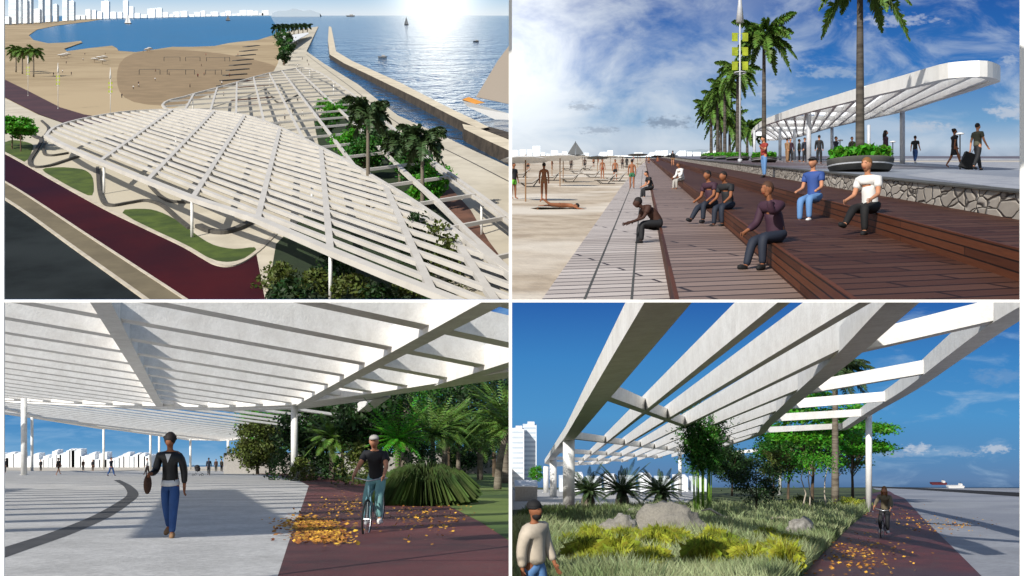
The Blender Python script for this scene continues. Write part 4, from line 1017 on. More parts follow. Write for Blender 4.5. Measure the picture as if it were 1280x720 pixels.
# canopy: long pointed ring roof
HR = 1.6 + 3.3 - .6 + .6 - .6
HR = P.h + 2.7
def r2(u, v): Y = F * 2.7 / (193 - v); return ((u - 640) / F * Y, Y)
left_edge = [(1243, 101), (1228, 96.5), (1205, 97), (1180, 100), (1130, 112), (1090, 121), (1050, 131), (1010, 141), (975, 151), (955, 158), (943, 166), (941, 170.5), (947, 174)]
right_edge = [(960, 176), (985, 174), (1005, 169.5), (1030, 162), (1050, 157), (1085, 149), (1128, 139.5), (1165, 127.5), (1200, 117), (1230, 107), (1241, 103.5)]
ring = curve([r2(*q) for q in left_edge + right_edge], 3, True)
TC = Thing(P, 'canopy', 'long white pointed canopy roof with slats standing on the upper plaza', 'canopy', *r2(1128, 139.5))
M['white2'] = mat('white_render_canopy', '#f0efec', .55, '#e4e2de', 1, S2)
big(TC, 'rim', [strip(ring, .35, .56, lambda x, y: HR, True)], M['white2'])
for k in range(-3, 40):
    v = 139.5; u = 960 + k * 16.0
    for a, b in clipline(ring, r2(u, v), Vector((.30, 1))):
        if (Vector(a) - Vector(b)).length > 1.5: big(TC, 'slat', [beam(a, b, .16, .38, HR + .03)], M['white2'])
M['skyl'] = mat('translucent_roof_panel', '#ffffff', .5, '#fafbfb', .3, S2, trans=1.0)
for v in (139.5, 150, 158, 164):
    for a, b in clipline(ring, r2(1040, v), Vector((1, 0.0))):
        big(TC, 'cross_beam', [beam(a, b, .3, .35, HR - .04)], M['white2'])
from mathutils import geometry
cx, cy = TC.X, TC.Y
bm = bmesh.new(); f = bm.faces.new([bm.verts.new(TC.rel(x, y, HR + .45)) for x, y in ring]); bmesh.ops.triangulate(bm, faces=[f]); me = bpy.data.meshes.new('roof_panel'); bm.to_mesh(me); bm.free()
link('roof_panel', me, M['skyl'], TC)
def col2(u, vb, vt=None, r=.16):
    Y = F * .6 / (vb - 193); X = (u - 640) / F * Y
    mb = MB(); mb.tube([TC.rel(X, Y, 1.6), TC.rel(X, Y, HR + .05)], r, 10); part('column', mb, M['post2'], TC, True)
for u, vb in ((1128, 204.6), (1011, 204.2), (1086, 201), (943, 199.6), (975, 200), (993, 200), (1040, 200.4)): col2(u, vb)
# row of royal palms in planters
RP = 'royal palms in a row along the upper plaza'
def planter(X, Y, r, h, label, group, flat=False):
    T = Thing(P, 'planter', label, 'planter', X, Y, 1.6, 0, 1, group)
    mb = MB(); mb.lathe([(r * .88, 0), (r * .95, h * .35), (r * .96, h * .36), (r, h * .9), (r, h), (r * .92, h)], 28); part('rim_wall', mb, M['planter'], T, True)
    mb = MB(); mb.lathe([(r * .97, h * .42), (r * .985, h * .52)], 28); part('band', mb, M['post2'], T)
    lb = MB(); rr = random.Random(int(X * 9))
    for i in range(700):
        a = rr.uniform(0, 6.28); q = math.sqrt(rr.random()) * r * .9; leaf(lb, Vector((math.cos(a) * q, math.sin(a) * q, h + rr.uniform(0, .38))), .3, rr, 0, .5)
    part('planting', lb, M['leafb'], T)
def pos2(u, vb): Y = F * .6 / (vb - 193); return (u - 640) / F * Y, Y
RPS = [(1075, 214.5, -38, 1.0, 'nearest and tallest royal palm, its crown cut by the top of the view'), (955, 203, 47, 1, 'royal palm right of the banner lamp'), (922, 200.6, 88, 1, 'royal palm whose crown sits just behind the banner lamp'),
       (906, 199.6, 108, 1, 'royal palm left of the banner lamp, third crown down the row'), (897, 199, 122, 1, 'royal palm with a dense low crown, fourth down the row'), (889, 198.6, 134, 1, 'leftmost royal palm crown of the row'),
       (901, 198.2, 142, 1, 'distant royal palm under the denser crowns'), (912, 197.7, 152, 1, 'small distant royal palm left of the pointed canopy'), (934, 197.4, 160, 1, 'smallest distant royal palm beside the canopy tip')]
for i, (u, vb, vc, s, lb) in enumerate(RPS):
    X, Y = pos2(u, vb); H = P.h + (193 - vc) / F * Y; hh = H - 1.6 if i else 6.75
    L = (34 if i == 1 else 30 if i == 0 else 24) / F * Y if i < 3 else 20 / F * Y
    if i == 0: L = 1.8
    else: L *= 1.22
    palm(P, 'royal_palm', lb, X, Y, hh - .35, L, 20, 1.6, RP, trunk=.13 if i == 0 else .11 + .0006 * Y, leafm='frond', fluffy=1.3, rise=(-.55, 1.0), droop=(.4, .8), ll=.42 * L / 2.0, nl=44, lw=.13 * L / 2, seed=40 + i, trunkm='palmtrunk2', shaft=.9 if i < 2 else .6)
    if i == 0: planter(X, Y, 1.12, .42, 'large round stone planter full of bright foliage at the foot of the nearest palm', 'round planters')
    elif i < 6: planter(X, Y, 22 / F * Y / 2 + .3, .3, ['', 'round planter under the palm right of the banner lamp', 'round planter under the palm behind the banner lamp', 'round planter left of the banner lamp, third down the row', 'small round planter, fourth down the row of palms', 'smallest round planter at the left end of the palm row'][i], 'round planters')
# banner lamp
M['flag'] = mat('lime_banner', '#c3cf3c', .6, '#98a82c', 2, S2, trans=.4)
M['flagp'] = mat('lime_banner_small', '#d2e23c', .6, trans=.4)
def banner(P, X, Y, H, h, label, post, group, sc=1):
    T = Thing(P, 'banner_lamp', label, 'street lamp', X, Y, H, 0, sc, group)
    mb = MB(); mb.tube([(0, 0, 0), (0, 0, h * .98)], [.09, .05], 10); mb.tube([(0, 0, 0), (0, 0, .25)], .16, 10); part('pole', mb, post, T, True)
    for z in (.52, .60, .68):
        for s in (-1, 1):
            mb = MB(); mb.box((s * .38, 0, h * z + .25), (.42, .05, .62)); mb.tube([(0, 0, h * z + .5), (s * .6, 0, h * z + .5)], .025, 5); part('banner', mb, M['flag'], T)
    mb = MB(); mb.ring((0, 0, h * .5), .42, .04, 'Z', 20, 5); part('ring', mb, post, T)
    mb = MB(); mb.lathe([(.30, 0), (.16, h * .10), (.02, h * .22)], 10, (0, 0, h * .78)); part('lamp_cone', mb, post, T, True)
X, Y = pos2(925, 203.2); banner(P, X, Y, 1.6, 13.2, 'tall banner lamp with yellow-green flags in front of the palm row', M['post2'], None)
# small lamps
for i, (u, vb, vt) in enumerate(((1200, 203, 168), (1116, 201, 178), (1050, 201, 176))):
    X, Y = pos2(u, vb); hh = .6 + (193 - vt) / F * Y; T = Thing(P, 'street_lamp', ['slim lamp post with a flat pale head between the suitcase couple', 'slim lamp post behind the woman at the planter', 'slim lamp post under the middle of the canopy'][i], 'street lamp', X, Y, 1.6, group='slim lamps on the far plaza')
    mb = MB(); mb.tube([(0, 0, 0), (0, 0, hh)], .045, 6); part('pole', mb, M['dark'], T); mb = MB(); mb.lathe([(.28, 0), (.3, .07), (.1, .13)], 12, (0, 0, hh)); part('lamp_head', mb, M['white2'], T)
# people seated on the steps and standing on the plaza
def on(u, v, H): return P2.at(u, v, H)
def seated(x0, u, v, seatH, feetH): pass
D = dict
hm = dict(SEAT(.45, 28, 46, ((84, 84), (80, 80)), ((62, 30), (52, 42))), head=-4)
def sit(u, v, feetH, pose, rot, fit, lb, dx=0, **k):
    x, y = P2.at(u, v, feetH); return person(P2, x + dx, y, feetH, pose, rot, fit, lb, **k)
sit(822, 303, .10, SEAT(.36, 26, 44, ((90, 88), (84, 82)), ((32, 40), (26, 48))), R(-78), D(top='skind', bottom='dark', skin='skind', shoes='black', sleeve='short', hires=True), 'hunched dark figure in dark clothes sitting on the lowest step, elbows on knees')
sit(814, 246, .10, SEAT(.36, 12, 20), R(-75), D(top='dark', bottom='dark', sleeve='short', skin='skin'), 'person in black vest sitting on the lowest step behind the hunched figure')
sit(892, 278.5, .45, SEAT(.39, 6, 14, ((88, 85), (78, 40))), R(-52), D(top='red' if 0 else 'plum', bottom='navy', shoes='dark', skin='skint', sleeve='short'), 'person in dark plum shirt, left one of the couple seated on the middle step', dx=-.05)
sit(908, 281, .45, SEAT(.39, 10, 16), R(-48), D(top='dark', bottom='navy', shoes='dark', skin='skint', sleeve='short'), 'person in black T-shirt, right one of the couple seated on the middle step', dx=.05)
sit(965, 334, .45, SEAT(.39, 8, 16, ((86, 86), (80, 60)), ((60, 100), (18, 44))), R(-55), D(top='plum', bottom='navy', shoes='black', skin='skint', hair='brown', hires=True), 'person in dark patterned shirt seated on the middle step, hand at the face', dx=.06)
sit(1020, 273, .84, SEAT(.35, 0, 8, ((84, 84), (80, 78)), ((14, 56), (14, 56))), R(-44), D(top='blue', bottom='jeansl', shoes='white_cloth', style='cap', hair='dark', sleeve='short'), 'man in blue T-shirt and dark cap seated on the upper step', dx=-.04)
sit(1088, 291, .84, SEAT(.35, 6, 10, ((88, 88), (86, 40)), ((18, 52), (20, 50))), R(-46), D(top='white_cloth', bottom='black', shoes='black', hair='blond', style='short', sleeve='short', hires=True), 'short-haired blond person in white top and black trousers seated on the upper step')
sit(852, 236, .45, SEAT(.39, 10, 14), R(-60), D(top='white_cloth', bottom='greycl', skin='skint', hair='brown'), 'person in pale grey clothes sitting far along the middle step')
W2P = [(955, 222, 1.19, PHONE, -1.2, D(top='red', bottom='jeansl', shoes='dark', style='short', sleeve='short'), 'person in red top and jeans standing by the stone wall looking at a phone'),
       (790, 236, .10, STAND, 3.1, D(bottom='green', blen='short', skin='skint'), 'bare-chested man in green shorts standing on the edge of the boardwalk'),
       (841, 207.5, .84, STAND, 3.0, D(top='dark', bottom='tan', blen='short'), 'far person in black top standing up the steps'),
       (1222, 213, 1.6, WALK, 2.0, D(top='olive', bottom='dark', shoes='black', sleeve='short', hires=True), 'man in olive T-shirt pulling a suitcase across the upper plaza'),
       (1193, 209.5, 1.6, WALK2, 1.6, D(top='dark', bottom='dark', blen='skirt', sleeve='short', skin='skint', style='bun'), 'woman in short black dress walking in front of the suitcase'),
       (1144, 205, 1.6, WALK, 2.4, D(top='dark', bottom='jeans', shoes='white_cloth', sleeve='short'), 'person in black T-shirt and jeans right of the canopy column'),
       (1107, 208, 1.6, STAND, 1.5, D(top='plum', bottom='dark', style='long', sleeve='long'), 'woman with long dark hair standing behind the large planter'),
       (1065, 204, 1.6, STAND, 0.3, D(top='olive', bottom='dark'), 'person partly hidden behind the nearest palm and planter'),
       (1045, 204.5, 1.6, WALK, .6, D(top='navy', bottom='navy'), 'person in navy under the canopy left of the nearest palm'),
       (1024, 205, 1.6, STAND, 3.0, D(top='dark', bottom='dark'), 'person in black standing just right of the left canopy column'),
       (1006, 203.5, 1.6, STAND, .4, D(top='navy', bottom='dark'), 'dark far person just left of the canopy column'),
       (999, 202.5, 1.6, STAND, 1.4, D(top='olive', bottom='dark'), 'far person in olive under the canopy, third from its left end'),
       (988, 203, 1.6, STAND, .2, D(top='plum', bottom='dark'), 'far person in plum under the left part of the canopy'),
       (984, 203, 1.6, STAND, 2.0, D(top='tan', bottom='tan'), 'far person in tan clothes at the left end under the canopy')]
for u, v, H, po, ro, ft, lb in W2P:
    x, y = P2.at(u, v, H); person(P2, x, y, H, po, ro, ft, lb)
x, y = P2.at(1206, 212, 1.6); T = Thing(P2, 'suitcase', 'black wheeled suitcase pulled by the man in the olive T-shirt', 'suitcase', x, y, 1.6, R(-10))
mb = MB(); mb.box((0, 0, .36), (.50, .28, .62)); me = mb.data('shell'); me.transform(Matrix.Rotation(R(22), 4, 'Y')); link('shell', me, M['black'], T)
mb = MB(); mb.tube([(.22, 0, .6), (.42, 0, .95)], .015, 5); part('handle', mb, M['chrome'], T)
for s in (-.2, .05): mb = MB(); mb.ring((s, -.1, .05), .04, .02, 'X', 10, 5); part('wheel', mb, M['rubber'], T)
# the beach
def parasol(P, u, v, vt, r, label, m, H=0):
    x, y = P.at(u, v, H); hh = P.h + (P.vh - vt) / F * y; T = Thing(P, 'parasol', label, 'parasol', x, y, H, 0, 1, 'parasols on the beach')
    mb = MB(); mb.tube([(0, 0, 0), (0, 0, hh + .1)], .04, 6); part('pole', mb, M['tan'], T)
    mb = MB(); mb.lathe([(r, hh - .16), (r * .7, hh - .07), (r * .35, hh + .01), (.03, hh + .06)], 10); mb2 = mb; part('canopy', mb2, m, T)
M['parw'] = mat('white_parasol', '#f2f1ee', .7, trans=.3); M['parg'] = mat('grey_parasol', '#6e7276', .7, trans=.2)
for u, v, vt, r, lb, c in ((657, 252, 196, 1.2, 'white parasol nearest the left edge over the standing woman', 'parw'), (700, 233, 195, 1.5, 'white parasol, second from the left, over empty loungers', 'parw'), (747, 218, 195.5, 1.3, 'grey parasol in the middle of the beach', 'parg'), (797, 209, 192.5, 1.8, 'wide dark parasol behind the standing bathers', 'parg'),
                           (822, 205.5, 194.5, 1.5, 'small far grey parasol right of the wide one', 'parg'), (840, 204.5, 194, 1.6, 'small far dark parasol nearest the steps', 'parg'), (763, 207, 195, 1.6, 'far pale parasol behind the middle group', 'parw'), (704, 228, 194, 1.3, 'far white parasol just right of the second one', 'parw')): parasol(P, u, v, vt, r, lb, M[c])
def lounger(P, u, v, label, fl=1):
    x, y = P.at(u, v); T = Thing(P, 'beach_lounger', label, 'sun lounger', x, y, 0, 0, 1, 'reclining loungers on the beach')
    mb = MB(); mb.add([(-.9 * fl, -.3, .28), (.1 * fl, -.3, .26), (.1 * fl, .3, .26), (-.9 * fl, .3, .28), (-.9 * fl, -.3, .34), (.1 * fl, -.3, .32), (.1 * fl, .3, .32), (-.9 * fl, .3, .34)], BOXF); part('seat', mb, M['greycl'], T)
    mb = MB(); mb.add([(.1 * fl, -.3, .26), (.9 * fl, -.3, .86), (.9 * fl, .3, .86), (.1 * fl, .3, .26), (.06 * fl, -.3, .34), (.86 * fl, -.3, .93), (.86 * fl, .3, .93), (.06 * fl, .3, .34)], BOXF); part('backrest', mb, M['greycl'], T)
    for s in (-.28, .28):
        mb = MB(); mb.tube([(-.7 * fl, s, .3), (-.3 * fl, s, 0)], .025, 5); mb.tube([(.1 * fl, s, 0), (.55 * fl, s, .6)], .025, 5); mb.tube([(-.3 * fl, s, .02), (.6 * fl, s, .02)], .025, 5); part('leg', mb, M['dark'], T)
for q in ((664, 234, 'lounger behind the woman at the left edge'), (714, 228, 'empty lounger right of the second parasol pole'), (710, 213, 'far lounger left of the small sitting bathers'), (722, 217, 'lounger facing the sea below the grey parasol', ), (735, 213, 'far lounger under the grey sail'), (758, 230, 'lounger directly in front of the middle bathers'), (772, 227, 'lounger right of the middle bathers'), (786, 210, 'far lounger beneath the wide dark parasol')): lounger(P, *q)
BP = [(642, 249, D(bottom='lime', blen='short', top='dark', sleeve='short', skin='skint'), .8, 'person in black top and lime shorts at the far left edge of the beach'), (680, 251, D(bottom='tan', blen='brief', skin='skint', style='short'), 3.1, 'sunbather standing with back turned under the first parasol'),
      (753, 224, D(bottom='red', blen='brief', skin='skint'), .3, 'bather left of the man in green shorts, second from him'), (769, 226, D(bottom='dark', blen='short', skin='skint'), 0, 'bather standing directly left of the man in green shorts'), (714, 213.5, D(bottom='dark', blen='short', skin='skind'), 0, 'small far bather under the grey sail, left one'),
      (731, 213, D(bottom='dark', blen='short', skin='skind'), 0, 'small far bather under the grey sail, right one'), (778, 211.5, D(bottom='dark', blen='short', skin='skind'), 0, 'small far bather behind the standing pair, left'), (783.5, 210, D(top='dark', bottom='dark', skin='skind'), 0, 'small far bather in dark clothes behind the standing pair'),
      (811, 207, D(bottom='dark', blen='short', skin='skint'), 0, 'tiny bather beyond the boardwalk, left of two'), (822, 207, D(bottom='red', blen='short', skin='skint'), 0, 'tiny bather beyond the boardwalk, right of two')]
for u, v, ft, ro, lb in BP:
    x, y = P2.at(u, v); person(P2, x, y, 0, STAND, ro, ft, lb)
x, y = P2.at(698, 261); T = Thing(P2, 'beach_towel', 'pale towel spread on the sand under the lying sunbather', 'towel', x, y, .0, R(20)); mb = MB(); mb.box((0, 0, .03), (2.1, .8, .05)); part('cloth', mb, M['greycl'], T)
J = joints(**SEAT(.0, 0, 0)); 
LY = dict(hz=.9, legs=((4, 2), (-3, 30)), arms=((150, 20), (150, 20)), out=(25, 25), ground=True)
Jl = joints(**LY); ms = build_parts('lying', Jl, D(bottom='dark', blen='brief', top=None))
x, y = P2.at(680, 262); T = Thing(P2, 'person', 'sunbather lying face down on the pale towel', 'person', x, y, .0)
Ml = Matrix.Translation((-.25, -.1, .19)) @ Matrix.Rotation(R(110), 4, 'Z') @ Matrix.Rotation(R(90), 4, 'X')
for nm, mm in (('body', 'skint'), ('bottom', 'dark')):
    me = ms[nm].copy(); me.transform(Ml); link({'bottom': 'swim_briefs'}.get(nm, nm), me, M[mm], T)
hm_ = hair_mesh(Jl, 'short').data('hair', True); hm_.transform(Ml); link('hair', hm_, M['hair'], T)
# bay: sail boat and skyline
def sailboat(P, u, v, w, hpx, label, dark=False, H=0, Y=None, group=None, m=None):
    if Y is None: X, Y = P.at(u, v, H)
    else: X = (u - 640) / F * Y; H = P.h + (P.vh - v) / F * Y
    k = Y / F; T = Thing(P, 'sailboat', label, 'sailing boat', X, Y, H, group=group); W = w * k; hh = hpx * k
    mb = MB(); mb.add([(-W * .5, -W * .1, W * .1), (-W * .4, -W * .08, 0), (W * .4, -W * .08, 0), (W * .5, -W * .1, W * .1), (-W * .5, W * .1, W * .1), (-W * .4, W * .08, 0), (W * .4, W * .08, 0), (W * .5, W * .1, W * .1)], [(0, 1, 2, 3), (7, 6, 5, 4), (0, 3, 7, 4), (1, 5, 6, 2), (0, 4, 5, 1), (3, 2, 6, 7)]); part('hull', mb, M['dark'] if dark else M['white_cloth'], T)
    mb = MB(); mb.add([(-W * .05, -.03 * W, W * .1), (-W * .03, -.03 * W, hh), (-W * .45, -.03 * W, W * .14), (-W * .05, .03 * W, W * .1), (-W * .03, .03 * W, hh), (-W * .45, .03 * W, W * .14)], [(0, 1, 2), (5, 4, 3), (0, 3, 4, 1), (1, 4, 5, 2), (2, 5, 3, 0)]); part('sail', mb, m or M['parg'], T)
    mb = MB(); mb.add([(W * .0, -.02 * W, W * .1), (W * .0, -.02 * W, hh * .95), (W * .42, -.02 * W, W * .14), (W * .0, .02 * W, W * .1), (W * .0, .02 * W, hh * .95), (W * .42, .02 * W, W * .14)], [(0, 1, 2), (5, 4, 3), (0, 3, 4, 1), (1, 4, 5, 2), (2, 5, 3, 0)]); part('jib', mb, m or M['parg'], T)
    mb = MB(); mb.tube([(-.02 * W, 0, 0), (-.02 * W, 0, hh * 1.03)], .012 * W, 5); part('mast', mb, M['dark'], T)
sailboat(P, 720, 196, 24, 19, 'sailing boat with a tall grey triangular sail moored off the beach', True, Y=500)
rnd = random.Random(11); u = 640; k = 0
GS = 'white blocks of the skyline across the bay'
while u < 905:
    w = rnd.uniform(5, 11); top = rnd.uniform(183, 191) if u > 690 else rnd.uniform(177, 188)
    Y = 580; towerbox(P, (u - 640 + w / 2) / F * Y, Y, w / F * Y * .94, 12, P.h - 3 + (193 - top) / F * Y, f'white far building, {ORD[k] if k < 30 else ORD[k-30] + " beyond thirty"} from the left across the bay behind the parasols', GS, 'tower', name='far_building')
    k += 1; u += w * rnd.uniform(.95, 1.25)
    if k > 29: break
X, Y = (858 - 640) / F * 620, 620
hl = [(845, 191), (860, 188), (875, 186.5), (890, 187.5), (905, 189), (930, 190), (960, 192)]
mb = MB(); pts = [((u - 640) / F * Y - X, 0, (193 - v) / F * Y) for u, v in hl]
vsx = []; n_ = len(pts)
for p in pts: vsx += [(p[0], 0, -6), (p[0], 0, p[2]), (p[0], 60, -6), (p[0], 60, p[2] * .8)]
fsx = []
for i in range(n_ - 1):
    a, b = i * 4, i * 4 + 4; fsx += [(a, b, b + 1, a + 1), (a + 1, b + 1, b + 3, a + 3), (a + 2, a + 3, b + 3, b + 2)]
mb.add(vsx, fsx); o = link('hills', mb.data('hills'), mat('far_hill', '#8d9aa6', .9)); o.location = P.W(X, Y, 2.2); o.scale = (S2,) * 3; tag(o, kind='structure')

for i, (u, v, vt, r) in enumerate(((655, 214, 195, 1.6), (680, 209, 195, 1.6), (728, 207.5, 195, 1.6), (690, 220, 195.5, 1.3), (775, 203.5, 195.6, 1.5))): parasol(P2, u, v, vt, r, ['small pale parasol low at the far left of the beach', 'small pale parasol right behind the first woman', 'tiny pale parasol under the grey sail', 'pale parasol between the first two big ones', 'tiny pale parasol left of the wide dark one'][i], M['parw'])
for i, (u, v) in enumerate(((660, 216), (690, 212), (700, 206), (742, 209), (748, 204), (792, 203), (800, 201.5), (670, 204), (808, 203), (830, 201.5))):
    x, y = P2.at(u, v); person(P2, x, y, 0, STAND, i * 1.3, D(bottom=['dark', 'red', 'blue'][i % 3], blen='short', skin='skint'), 'tiny bather on the pale sand, ' + ['beneath the small parasol at the left edge', 'between two white parasol poles', 'behind the second white parasol pole', 'just right of the grey sail', 'far out, right of the grey sail', 'under the wide dark parasol', 'farthest away, near the end of the beach', 'by the water at the left', 'just left of the end of the steps', 'beside the far end of the boardwalk'][i], group='tiny far bathers on the pale sand')
for i, (u, v) in enumerate(((690, 226), (652, 222), (742, 222), (800, 206))): lounger(P2, u, v, ['lounger just behind the second parasol pole', 'lounger at the far left edge of the beach', 'lounger beside the grey parasol pole', 'tiny lounger at the end of the beach'][i])
# ================================================================ WORLD 1 : the waterfront from above (its metres times 4.6)
P = P1; S1 = P1.S
M['sand1'] = mat('wide_sand', '#9c8a6c', .95, '#8a785c', .06, S1, c3='#a49274', bump=.2, bs=1)
M['sandd'] = mat('darker_sand', '#8a765a', .95, '#7c6a50', .12, S1)  # slightly darker sand tone for the oval
M['pave1'] = mat('cream_paving', '#c0b8a6', .8, '#a9a190', .12, S1, c3='#b1a996')
M['asph1'] = mat('asphalt', '#202526', .95, '#1a1e1f', .4, S1, c3='#272c2d', spec=.1, bump=.2, bs=3)
M['walk1'] = mat('tan_pavement', '#6f654f', .85, '#5f5643', .2, S1)
M['red1'] = mat('red_running_path', '#401318', .85, '#2c0f18', .05, S1, c3='#1f0f20', spec=.1)  # dark plum tones put the path's shade into its colour
M['purple1'] = mat('plum_path', '#4a3033', .8, '#3b272b', .1, S1)
M['lawn1'] = mat('lawn_strip', '#4a5a1e', .95, '#2f4014', .25, S1, bump=.4, bs=3)
M['soil1'] = mat('planted_soil', '#26361a', .95, '#1a2712', .2, S1)
M['kerb1'] = mat('kerb_stone', '#b9b0a0', .8, '#a59c8c', .5, S1)
M['line1'] = mat('dark_inlay', '#4d4a45', .8, '#3d3b37', 1, S1)
M['stone1'] = mat('breakwater_top', '#cabfa9', .9, '#b3a893', .15, S1)
M['rock1'] = mat('breakwater_rock', '#4a4137', .95, '#2e2821', .3, S1, bump=.8, bs=1)
M['sea1'] = water_mat('blue_sea', '#0b4a70', S1, .08, .22, .8, .45, .5, c2='#0d3c5c', ripple=7)
M['bay1'] = water_mat('blue_bay', '#0e5f8a', S1, .25, .2, .15, .45, .35, c2='#175a80')
M['wood1'] = mat('brown_step', '#6e4c3c', .8, '#4c3429', .3, S1)
sheet(P, 'sea', [(-500, 19.4), (1400, 19.4), (1400, 460), (-900, 460)], M['sea1'], -1.2)
sheet(P, 'bay', [(-300, 20.9), (338, 19.9), (350, 41), (342, 56), (200, 74), (20, 74), (-300, 60)], M['bay1'], -1.0)
sand = [(-500, 36), (5, 31), (60, 27.5), (110, 24), (148, 20.5), (110, 27), (70, 32), (46, 37), (36, 44), (42, 50), (60, 54), (85, 53), (101, 51), (103, 53), (80, 61), (84, 64), (112, 60), (140, 57), (146, 60), (148, 63.5), (170, 65), (195, 61.5), (215, 58.5), (240, 58.5), (268, 57.5), (285, 54), (300, 52), (322, 50), (338, 45), (350, 42), (380, 60), (385, 120), (300, 200), (5, 230), (-500, 260)]
sheet(P, 'beach', sand, M['sand1'], -.3)
ell = [(232 + 108 * math.cos(a) + 22 * math.cos(2 * a), 97 + 35 * math.sin(a)) for a in [i * .2618 for i in range(24)]]
sheet(P, 'beach', ell, M['sandd'], -.28)
sheet(P, 'path', [(-60, 82), (5, 99), (34, 113), (75, 134), (105, 143), (137, 148), (200, 146), (200, 155), (137, 153), (92, 158), (47, 142), (5, 121), (-60, 100)], M['purple1'], .02)
plaza = [(-80, 112), (5, 122), (47, 143), (92, 158.5), (137, 152), (205, 140), (300, 104), (338, 96), (347, 80), (352, 60), (342, 46), (344, 42), (398, 33), (383, 64), (406, 80), (447, 105), (497, 144), (548, 167), (594, 189), (640, 210), (700, 240), (700, 420), (340, 420), (320, 314), (301, 327), (285, 331), (267, 327), (229, 306), (131, 260), (30, 205), (5, 190.5), (-80, 150)]
sheet(P, 'plaza', plaza, M['pave1'], .1, thick=1.6)
sheet(P, 'road', [(-400, 150), (5, 246), (187, 376), (240, 420), (-500, 420)], M['asph1'], 0)
sheet(P, 'pavement', [(-80, 190), (5, 226), (233, 374), (300, 420), (240, 420), (187, 376), (5, 246), (-80, 205)], M['walk1'], .12, thick=.2)
redl = [(-80, 150), (5, 190), (131, 260), (229, 306), (267, 327), (285, 331), (301, 327), (322, 312), (345, 290), (420, 250), (520, 300), (420, 330), (350, 376), (350, 420), (300, 420), (233, 374), (5, 226), (-80, 186)]
sheet(P, 'path', redl, M['red1'], .05)
ribbon(P, 'kerb', [(-80, 150), (5, 190), (68, 225), (131, 259.5), (180, 283), (229, 306), (255, 321), (270, 329), (285, 331.5), (301, 327), (322, 313), (345, 291)], .55, M['kerb1'], .22, thick=.25)
ribbon(P, 'kerb', [(-80, 186), (5, 226), (118, 299), (233, 374), (262, 393)], .35, M['kerb1'], .22, thick=.25)
ribbon(P, 'kerb', [(-80, 206), (5, 247), (96, 311), (187, 376), (205, 390)], .4, M['kerb1'], .20, thick=.25)
sheet(P, 'lawn', curve([(4, 178), (15, 175), (31, 177), (41, 181), (40, 188), (30, 202), (4, 188.5), (-20, 180)], 3, True), M['lawn1'], .14)
sheet(P, 'lawn', curve([(53, 212), (73, 209), (92, 210), (107, 213), (116, 223), (115, 244), (95, 237), (73, 225)], 3, True), M['lawn1'], .14)
sheet(P, 'lawn', curve([(153, 266), (181, 261), (203, 266), (227, 279), (245, 293), (267, 306), (293, 311), (318, 309), (316, 317), (301, 324), (283, 327), (261, 322), (215, 298)], 3, True), M['lawn1'], .14)
sheet(P, 'garden', [(345, 305), (380, 270), (500, 300), (575, 376), (600, 420), (330, 420), (333, 376)], M['soil1'], .15)
sheet(P, 'garden', [(392, 150), (430, 122), (470, 150), (540, 190), (545, 215), (580, 262), (570, 300), (480, 240), (400, 190)], M['soil1'], .15)
sheet(P, 'path', [(536, 215), (552, 222), (588, 262), (610, 300), (640, 340), (640, 356), (600, 320), (560, 270)], M['wood1'], .17)
for pts, w in (([(52, 150), (60, 158), (58, 166), (50, 172), (40, 168), (34, 162)], .5), ([(40, 168), (49, 171), (51, 176), (44, 188), (37, 200), (42, 207), (60, 206), (80, 200), (98, 194)], .7), ([(57, 176), (54, 184), (56, 191), (65, 193), (85, 190)], .5),
               ([(122, 208), (124, 235), (130, 251), (141, 255), (160, 252), (183, 249), (203, 255), (222, 271), (237, 283)], .6), ([(187, 230), (200, 243), (214, 250), (238, 251)], .5), ([(330, 108), (338, 118), (350, 128), (372, 118)], .4)): ribbon(P, 'kerb', pts, w, M['line1'], .50, thick=.42)
ribbon(P, 'promenade', [(383, 68), (404, 84), (440, 110), (490, 149), (540, 178), (590, 203), (650, 234)], .35, M['line1'], .12)
# curved bench at the front
T = Thing(P, 'bench', 'long curved dark bench on the cream paving under the front edge of the pergola', 'bench', *P.at(280, 290))
big(T, 'seat', [strip([P.at(u, v) for u, v in curve([(248, 285), (262, 291), (280, 293), (298, 288), (314, 280)])], 1.0, .5, lambda x, y: .1)], M['line1'])
# breakwaters
def slab(name, label, cat, px, H, thick, mt, mr):
    T = Thing(P, name, label, cat, *P.at(*px[0], H)); pl = [P.at(u, v, H) for u, v in px]; n = len(pl)
    vs = [(x, y, H) for x, y in pl] + [(x, y, H - thick) for x, y in pl]
    big(T, 'top', [(vs[:n], [tuple(range(n))])], mt); big(T, 'side', [([(x, y, z - .01) for x, y, z in vs], [(i, (i + 1) % n, (i + 1) % n + n, i + n) for i in range(n)])], mr)
slab('breakwater', 'long straight pale-topped breakwater crossing the water to the far tip', 'breakwater', [(411, 33), (414, 33.5), (420, 64), (440, 76), (500, 103), (560, 134), (596, 151), (611, 159), (600, 161), (575, 150), (520, 122), (460, 93), (430, 79), (412, 68), (410, 50)], 1.6, 3.2, M['stone1'], M['rock1'])
slab('breakwater', 'short pale-topped breakwater block at the right edge beside the channel', 'breakwater', [(578, 155), (590, 157), (622, 169), (660, 184), (660, 196), (636, 188), (606, 174), (580, 161)], 1.8, 3.2, M['stone1'], M['rock1'])
slab('quay', 'dark landing stage between the two breakwaters at the right edge', 'quay', [(611, 158), (660, 172), (660, 182), (622, 168), (600, 161)], .9, 3, M['rock1'], M['rock1'])
